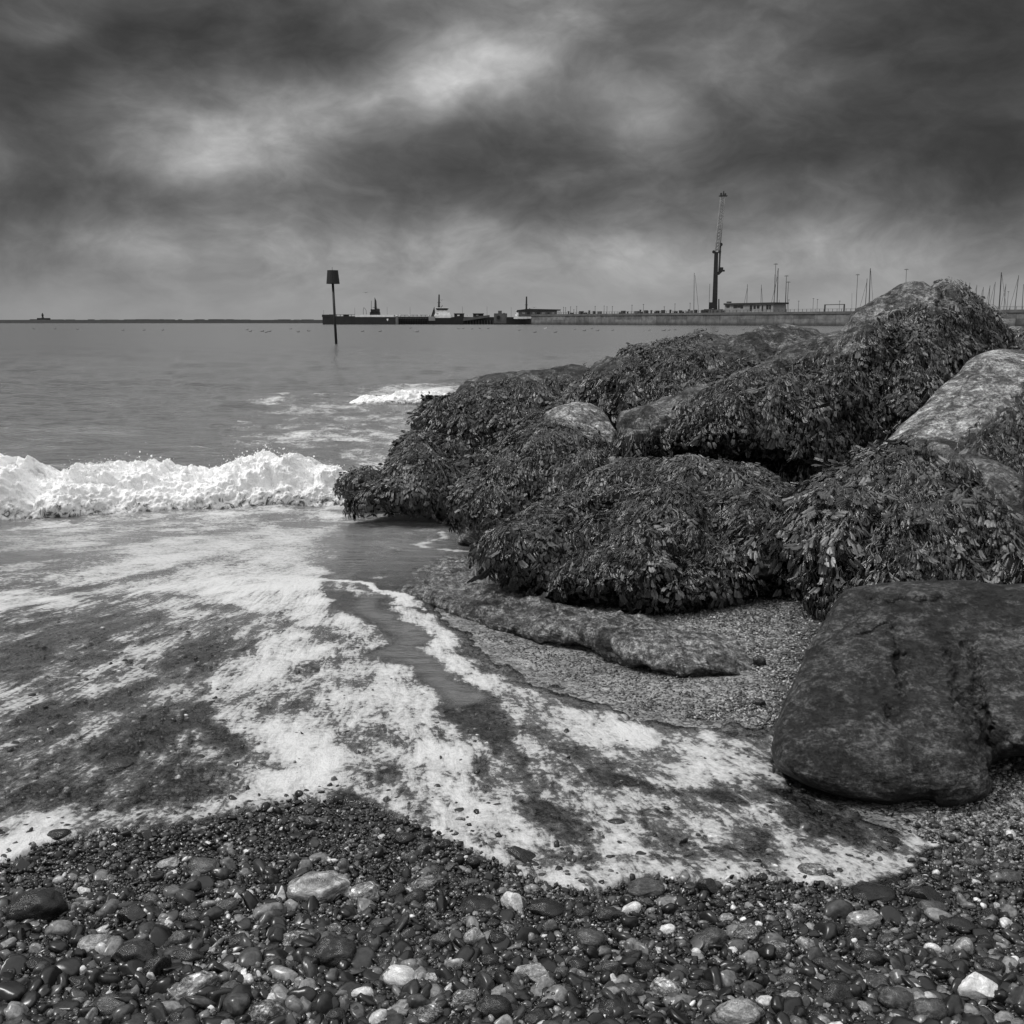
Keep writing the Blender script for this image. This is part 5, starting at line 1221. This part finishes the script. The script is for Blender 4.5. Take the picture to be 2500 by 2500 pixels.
for i in range(16):
    f0, f1 = i / 16, (i + 1) / 16
    for p, q_ in ((0, 1), (2, 3), (0, 2), (1, 3)):
        A_ = cs[p][0] + (cs[p][1] - cs[p][0]) * f0; B_ = cs[q_][0] + (cs[q_][1] - cs[q_][0]) * f1; m_.tube(A_, B_, .2, .2, 5)
        A_ = cs[q_][0] + (cs[q_][1] - cs[q_][0]) * f0; m_.tube(A_, cs[p][0] + (cs[p][1] - cs[p][0]) * f1, .2, .2, 5)
m_.build('boom', G_LT, root)
m_ = MB(); m_.tube(C3(1755.5, 668), C3(1759, 598), .5, .45, 6); m_.tube(C3(1759, 598), C3(1764, 545), .18, .15, 5); m_.build('luffing_cylinder', G_GREY, root)
m_ = MB(); m_.tube(C3(1742.5, 615, -1.8), C3(1742.5, 615, 1.8), .8, .8, 12); m_.tube(C3(1757, 615, -1.8), C3(1757, 615, 1.8), .8, .8, 12); m_.tube(C3(1760, 597, -1.2), C3(1760, 597, 1.2), .9, .9, 12); m_.build('sheave', G_DARK, root)
m_ = MB(); m_.box(C3(1765.5, 478.5), (19 * kc, 2, 1.8 * kc)); m_.tube(C3(1760.5, 478), C3(1760.5, 471), .45, .4, 8); m_.tube(C3(1766, 478), C3(1767, 466), .5, .25, 8); m_.tube(C3(1771, 478), C3(1771, 472), .45, .4, 8); m_.build('boom_head', G_DARK, root)
m_ = MB(); m_.box(C3(1760.5, 657.5), (8 * kc, 2.4, 9 * kc)); m_.box(C3(1764, 661), (9 * kc, 2.0, 4 * kc)); m_.prism([C3(1753, 671, -1), C3(1756, 671, -1), C3(1764, 663, -1), C3(1754, 663, -1)], (0, 2, 0)); m_.build('cab', G_DARK, root)
tag(MB().tube(C3(1755, 760), C3(1755, 730), .35, .3, 6).build('vent_stack', G_DARK), 'short dark stack standing close right of the crane foot', 'stack')
# masts of yachts behind the quay
M_MAST = plain('mast_metal', .05, .5, .2, .5)
masts = [(1695, 666, 1694, 1.0, [(1697, 1706)]), (1733, 693, 1730, .8, []), (1825, 694, 1822, .9, [(1825, 1813)]), (1859, 695, 1857, .8, [(1859, 1864)]), (1892, 670, 1889, .8, [(1898, 1878)]), (1900, 655, 1896, 1.5, [(1898, 1886)]),
         (1903, 732, 1902, .6, []), (2125, 655, 2121, 1.6, [(2126, 2133)]), (2117, 680, 2111, 1.1, [(2117, 2096)]), (2080, 716, 2080, .5, []), (2324, 677, 2316, .7, []), (2358, 688, 2352, 1.0, [(2357, 2345)]), (2368, 690, 2362, .9, [(2366, 2358)]), (2385, 696, 2379, 1., [(2383, 2367)]),
         (2401, 701, 2395, 1., [(2399, 2386)]), (2417, 697, 2411, 1., [(2416, 2404)]), (2430, 688, 2422, .9, [(2428, 2412)]), (2445, 665, 2438, 1.9, [(2446, 2458)]), (2456, 693, 2449, .9, [(2455, 2440)]), (2487, 672, 2475, 1.1, [(2486, 2462)]), (2499, 694, 2494, 1., []), (2525, 690, 2518, 1., [(2524, 2512)])]
ML = ['tallest thin yacht mast left of the crane, with slanting stay', 'short bare mast just left of the crane tower', 'leaning mast with forestay behind the middle of the quay office', 'short mast behind the right half of the quay office', 'thin slanting mast beside the thick one at the office corner', 'thick tall mast at the right end of the quay office',
      'very short mast between the office and the twin mushroom lamps', 'thick tall mast left of the tall peaked boulder', 'leaning mast beside the thick one left of the peaked boulder', 'faint short mast near the mushroom lamp left of the peaked boulder', 'lone thin mast over the right shoulder of the peaked boulder', 'first mast of the yacht row right of the peaked boulder',
      'second mast of the yacht row right of the peaked boulder', 'third mast of the yacht row right of the peaked boulder', 'fourth mast of the yacht row right of the peaked boulder', 'fifth mast of the yacht row right of the peaked boulder', 'sixth mast of the row, just before the thick one', 'thickest and tallest mast near the right edge',
      'thin mast close right of the thickest one', 'leaning tall mast second from the right edge', 'mast cut by the right edge of the picture', 'mast beyond the right edge']
for (tx, ty, bx, wd, stays), lb in zip(masts, ML):
    X, Y = quay(bx, 38); base = np.array([X, Y, .2]); top = P3(tx, ty, Y)
    foot = P3(bx, 775, Y); foot[2] = 1.2
    root = empty('sailboat', (foot[0], Y, 0.), lb, 'sailing boat', 'yacht masts behind the quay')
    hl = MB(); n_ = 8
    for i in range(n_):
        f0, f1 = i / n_, (i + 1) / n_; w0 = 1.5 * math.sin(math.pi * (.12 + .88 * f0)) + .05; w1 = 1.5 * math.sin(math.pi * (.12 + .88 * f1)) + .05
        hl.hexa([(foot[0] - 5 + 10 * f0, Y - w0 * .6, -.3), (foot[0] - 5 + 10 * f1, Y - w1 * .6, -.3), (foot[0] - 5 + 10 * f1, Y + w1 * .6, -.3), (foot[0] - 5 + 10 * f0, Y + w0 * .6, -.3)], [(foot[0] - 5 + 10 * f0, Y - w0, 1.2), (foot[0] - 5 + 10 * f1, Y - w1, 1.2), (foot[0] - 5 + 10 * f1, Y + w1, 1.2), (foot[0] - 5 + 10 * f0, Y + w0, 1.2)])
    hl.build('hull', G_WHT, root)
    kk = Y / F; MB().tube(foot, top, .85 * wd * kk, .55 * wd * kk, 6).build('mast', M_MAST, root)
    for sx, ex in stays:
        MB().tube(P3(sx, ty + 6, Y), P3(ex, 762, Y), .38 * kk, .38 * kk, 5).build('stay', M_MAST, root)
# mushroom-headed lamp masts
for (px_, ty, bx, lb) in ((1894, 645, 1889, 'tallest mushroom-headed lamp mast, at the right end of the quay office'), (1920, 674, 1917, 'mushroom-headed lamp mast, taller of the close pair'), (1925, 689, 1921, 'mushroom-headed lamp mast, shorter of the close pair'), (2094, 671, 2089, 'mushroom-headed lamp mast left of the peaked boulder'), (2213, 658, 2209, 'mushroom-headed lamp mast rising behind the peaked boulder')):
    X, Y = quay(bx, 16); kk = Y / F; top = P3(px_, ty, Y); foot = P3(bx, 765, Y); foot[2] = QTOP - 1.1
    root = empty('lamp_mast', foot, lb, 'lamp mast', 'mushroom-headed lamp masts')
    MB().tube(foot, top, .75 * kk if ty != 674 else 1.4 * kk, .5 * kk, 8).build('pole', M_MAST, root)
    MB().lathe((top[0], top[1], top[2] - .4 * kk), [(5.2 * kk, 0), (5.4 * kk, .4 * kk), (2.5 * kk, 2.0 * kk), (.4 * kk, 2.6 * kk)], 14).build('lamp_head', G_GREY, root)
# short lamp posts
lp = [(1376, 750), (1381, 751), (1393, 749), (1401, 756), (1408, 748), (1453, 748), (1475, 747), (1482, 749), (1495, 748), (1543, 745), (1571, 743), (1622, 749), (1648, 742), (1685, 740), (1926, 732), (1950, 735), (1986, 729), (1996, 731), (2050, 735), (2357, 716), (2462, 712)]
ords = ['first', 'second', 'third', 'fourth', 'fifth', 'sixth', 'seventh', 'eighth', 'ninth', 'tenth', 'eleventh', 'twelfth', 'thirteenth', 'fourteenth']
for i, (px_, ty) in enumerate(lp):
    X, Y = quay(px_, 4); kk = Y / F; top = P3(px_, ty, Y); foot = top.copy(); foot[2] = QTOP - 1.1
    lb = f'{ords[i]} lamp post right of the pavilion on the quay' if i < 14 else f'{ords[i - 14]} lamp post right of the quay office'
    root = empty('lamp_post', foot, lb, 'lamp post', 'lamp posts along the quay')
    MB().tube(foot, top, .5 * kk, .4 * kk, 6).build('pole', M_MAST, root)
    MB().box((top[0], top[1], top[2]), (3.4 * kk if px_ > 1500 else 2.4 * kk, .5, .9 * kk)).build('lamp_head', M_MAST, root)
for i, (px_, ty) in enumerate(((790, 757), (866, 751), (945, 749), (1001, 750), (1129, 748), (1189, 748), (1248, 750))):
    top = P3(px_, ty, YP + 6); foot = top.copy(); foot[2] = zat(776, YP)
    nm = ('at the left tip of the pier head', 'above the barge bow by the marker post', 'above the shield mark on the barge', 'above the open jetty', 'right of the first dark hut', 'right of the second dark hut', 'between ramp and pavilion')[i]
    o = MB().tube(foot, top, .35 * kp, .25 * kp, 5).build('flagpole', M_MAST); tag(o, 'thin bare pole ' + nm, 'pole', 'thin poles on the outer pier')
# gantry bar on the right quay
root = empty('height_barrier', qp(2036, 760, 6), 'low goal-shaped height barrier on the quay left of the peaked boulder', 'barrier')
m_ = MB()
m_.tube(qp(2012, 762, 6), qp(2012, 745, 6), .35, .35, 6); m_.tube(qp(2059, 762, 6), qp(2059, 744, 6), .35, .35, 6); m_.build('post', M_MAST, root)
MB().tube(qp(2011, 745.5, 6), qp(2060, 744.5, 6), .2, .2, 6).build('crossbar', M_MAST, root)

# ------------------------------------------------------------------ gulls
G_GULL = plain('gull_feathers', .10, .7, .3, 8.); G_GULLW = plain('white_feathers', .7, .7, .1, 8.)
def gull_mesh():
    V, Fs = I2; 
    parts = [(V * [.34, .13, .11] + [0, 0, .06], Fs), (V * [.07, .06, .065] + [.32, 0, .27], Fs), (V * [.06, .05, .13] + [.27, 0, .17], Fs), (V * [.06, .015, .015] + [.41, 0, .265], Fs), (V * [.16, .05, .03] + [-.36, 0, .11], Fs)]
    Vs, F2, o_ = [], [], 0
    for a_, b_ in parts: Vs.append(a_); F2.append(b_ + o_); o_ += len(a_)
    return mesh_np('gull', np.concatenate(Vs), np.concatenate(F2), True)
GM = gull_mesh(); GM.materials.append(G_GULL); GW = GM.copy(); GW.materials.clear(); GW.materials.append(G_GULLW)
gl = [(83, 803), (134, 803), (190, 804), (300, 806), (352, 806), (397, 806), (603, 805), (611, 809), (640, 809), (650, 811), (658, 809), (710, 803), (728, 810), (754, 808), (885, 809), (928, 809), (1002, 801), (1018, 810), (1120, 803), (1131, 802), (1152, 803), (1172, 802), (1192, 802), (1268, 806), (1306, 811), (1331, 802), (1356, 811),
      (1404, 804), (1427, 807), (1445, 802), (1459, 807), (1496, 806), (1585, 806), (1621, 807), (1633, 806), (1648, 805), (1719, 808), (1749, 809), (1814, 805)]
lm = [(105, 'the breakwater fort'), (400, 'the middle of the far breakwater'), (620, 'the right half of the far breakwater'), (822, 'the marker post'), (917, 'the barge'), (1007, 'the jetty'), (1085, 'the white tug'), (1165, 'the sloping ramp'), (1270, 'the small tug'), (1340, 'the pavilion'), (1475, 'the left part of the quay'), (1600, 'the middle of the quay'), (1745, 'the crane'), (1830, 'the quay office')]
seen = {}
for px_, py_ in gl:
    Y = CAMZ * F / (py_ - HOR); p = P3(px_, py_, Y); p[2] = 0
    nmL = min(lm, key=lambda q_: abs(q_[0] - px_)); dx_ = px_ - nmL[0]
    ps = 'right below' if abs(dx_) < 12 else ('below and left of' if dx_ < 0 else 'below and right of')
    wt = 'white' if px_ == 1331 else 'dark'
    key = f'{wt} gull on the water {ps} {nmL[1]}'; seen[key] = seen.get(key, 0) + 1
    if seen[key] > 1: key = f'{ords[seen[key] - 1]} {wt} gull afloat {ps} {nmL[1]}'
    o = link('gull', GW if wt == 'white' else GM, None); o.location = tuple(p)
    s_ = (8.5 if py_ > 806 else 6.5) * Y / F / .75 * random.uniform(.85, 1.1); o.scale = (s_, s_, s_)
    o.rotation_euler = (0, 0, random.choice((0, 0, 0, math.pi)) + random.uniform(-.4, .4))
    tag(o, key, 'gull', 'gulls floating on the sea')
def fly(px_, py_, lb):
    p = P3(px_, py_, 300); root_v = MB(); s_ = .9
    for sg in (-1, 1):
        root_v.hexa([p + [0, -.12, 0], p + [sg * s_ * .5, -.12, .18], p + [sg * s_ * .5, .1, .18], p + [0, .14, 0]], [p + [0, -.12, .06], p + [sg * s_ * .5, -.12, .22], p + [sg * s_ * .5, .1, .22], p + [0, .14, .06]])
        root_v.hexa([p + [sg * s_ * .5, -.1, .18], p + [sg * s_, .0, .05], p + [sg * s_, .05, .05], p + [sg * s_ * .5, .1, .18]], [p + [sg * s_ * .5, -.1, .21], p + [sg * s_, .0, .07], p + [sg * s_, .05, .07], p + [sg * s_ * .5, .1, .21]])
    root_v.tube(p + [0, -.35, .02], p + [0, .35, .04], .09, .05, 8)
    tag(root_v.build('flying_gull', G_GULL), lb, 'gull', 'gulls in flight')
fly(893, 715, 'gull flying above the ship mast right of the marker post'); fly(1078, 733, 'gull flying beside the mast of the white tug'); fly(1304, 751, 'gull flying just over the pavilion roof')
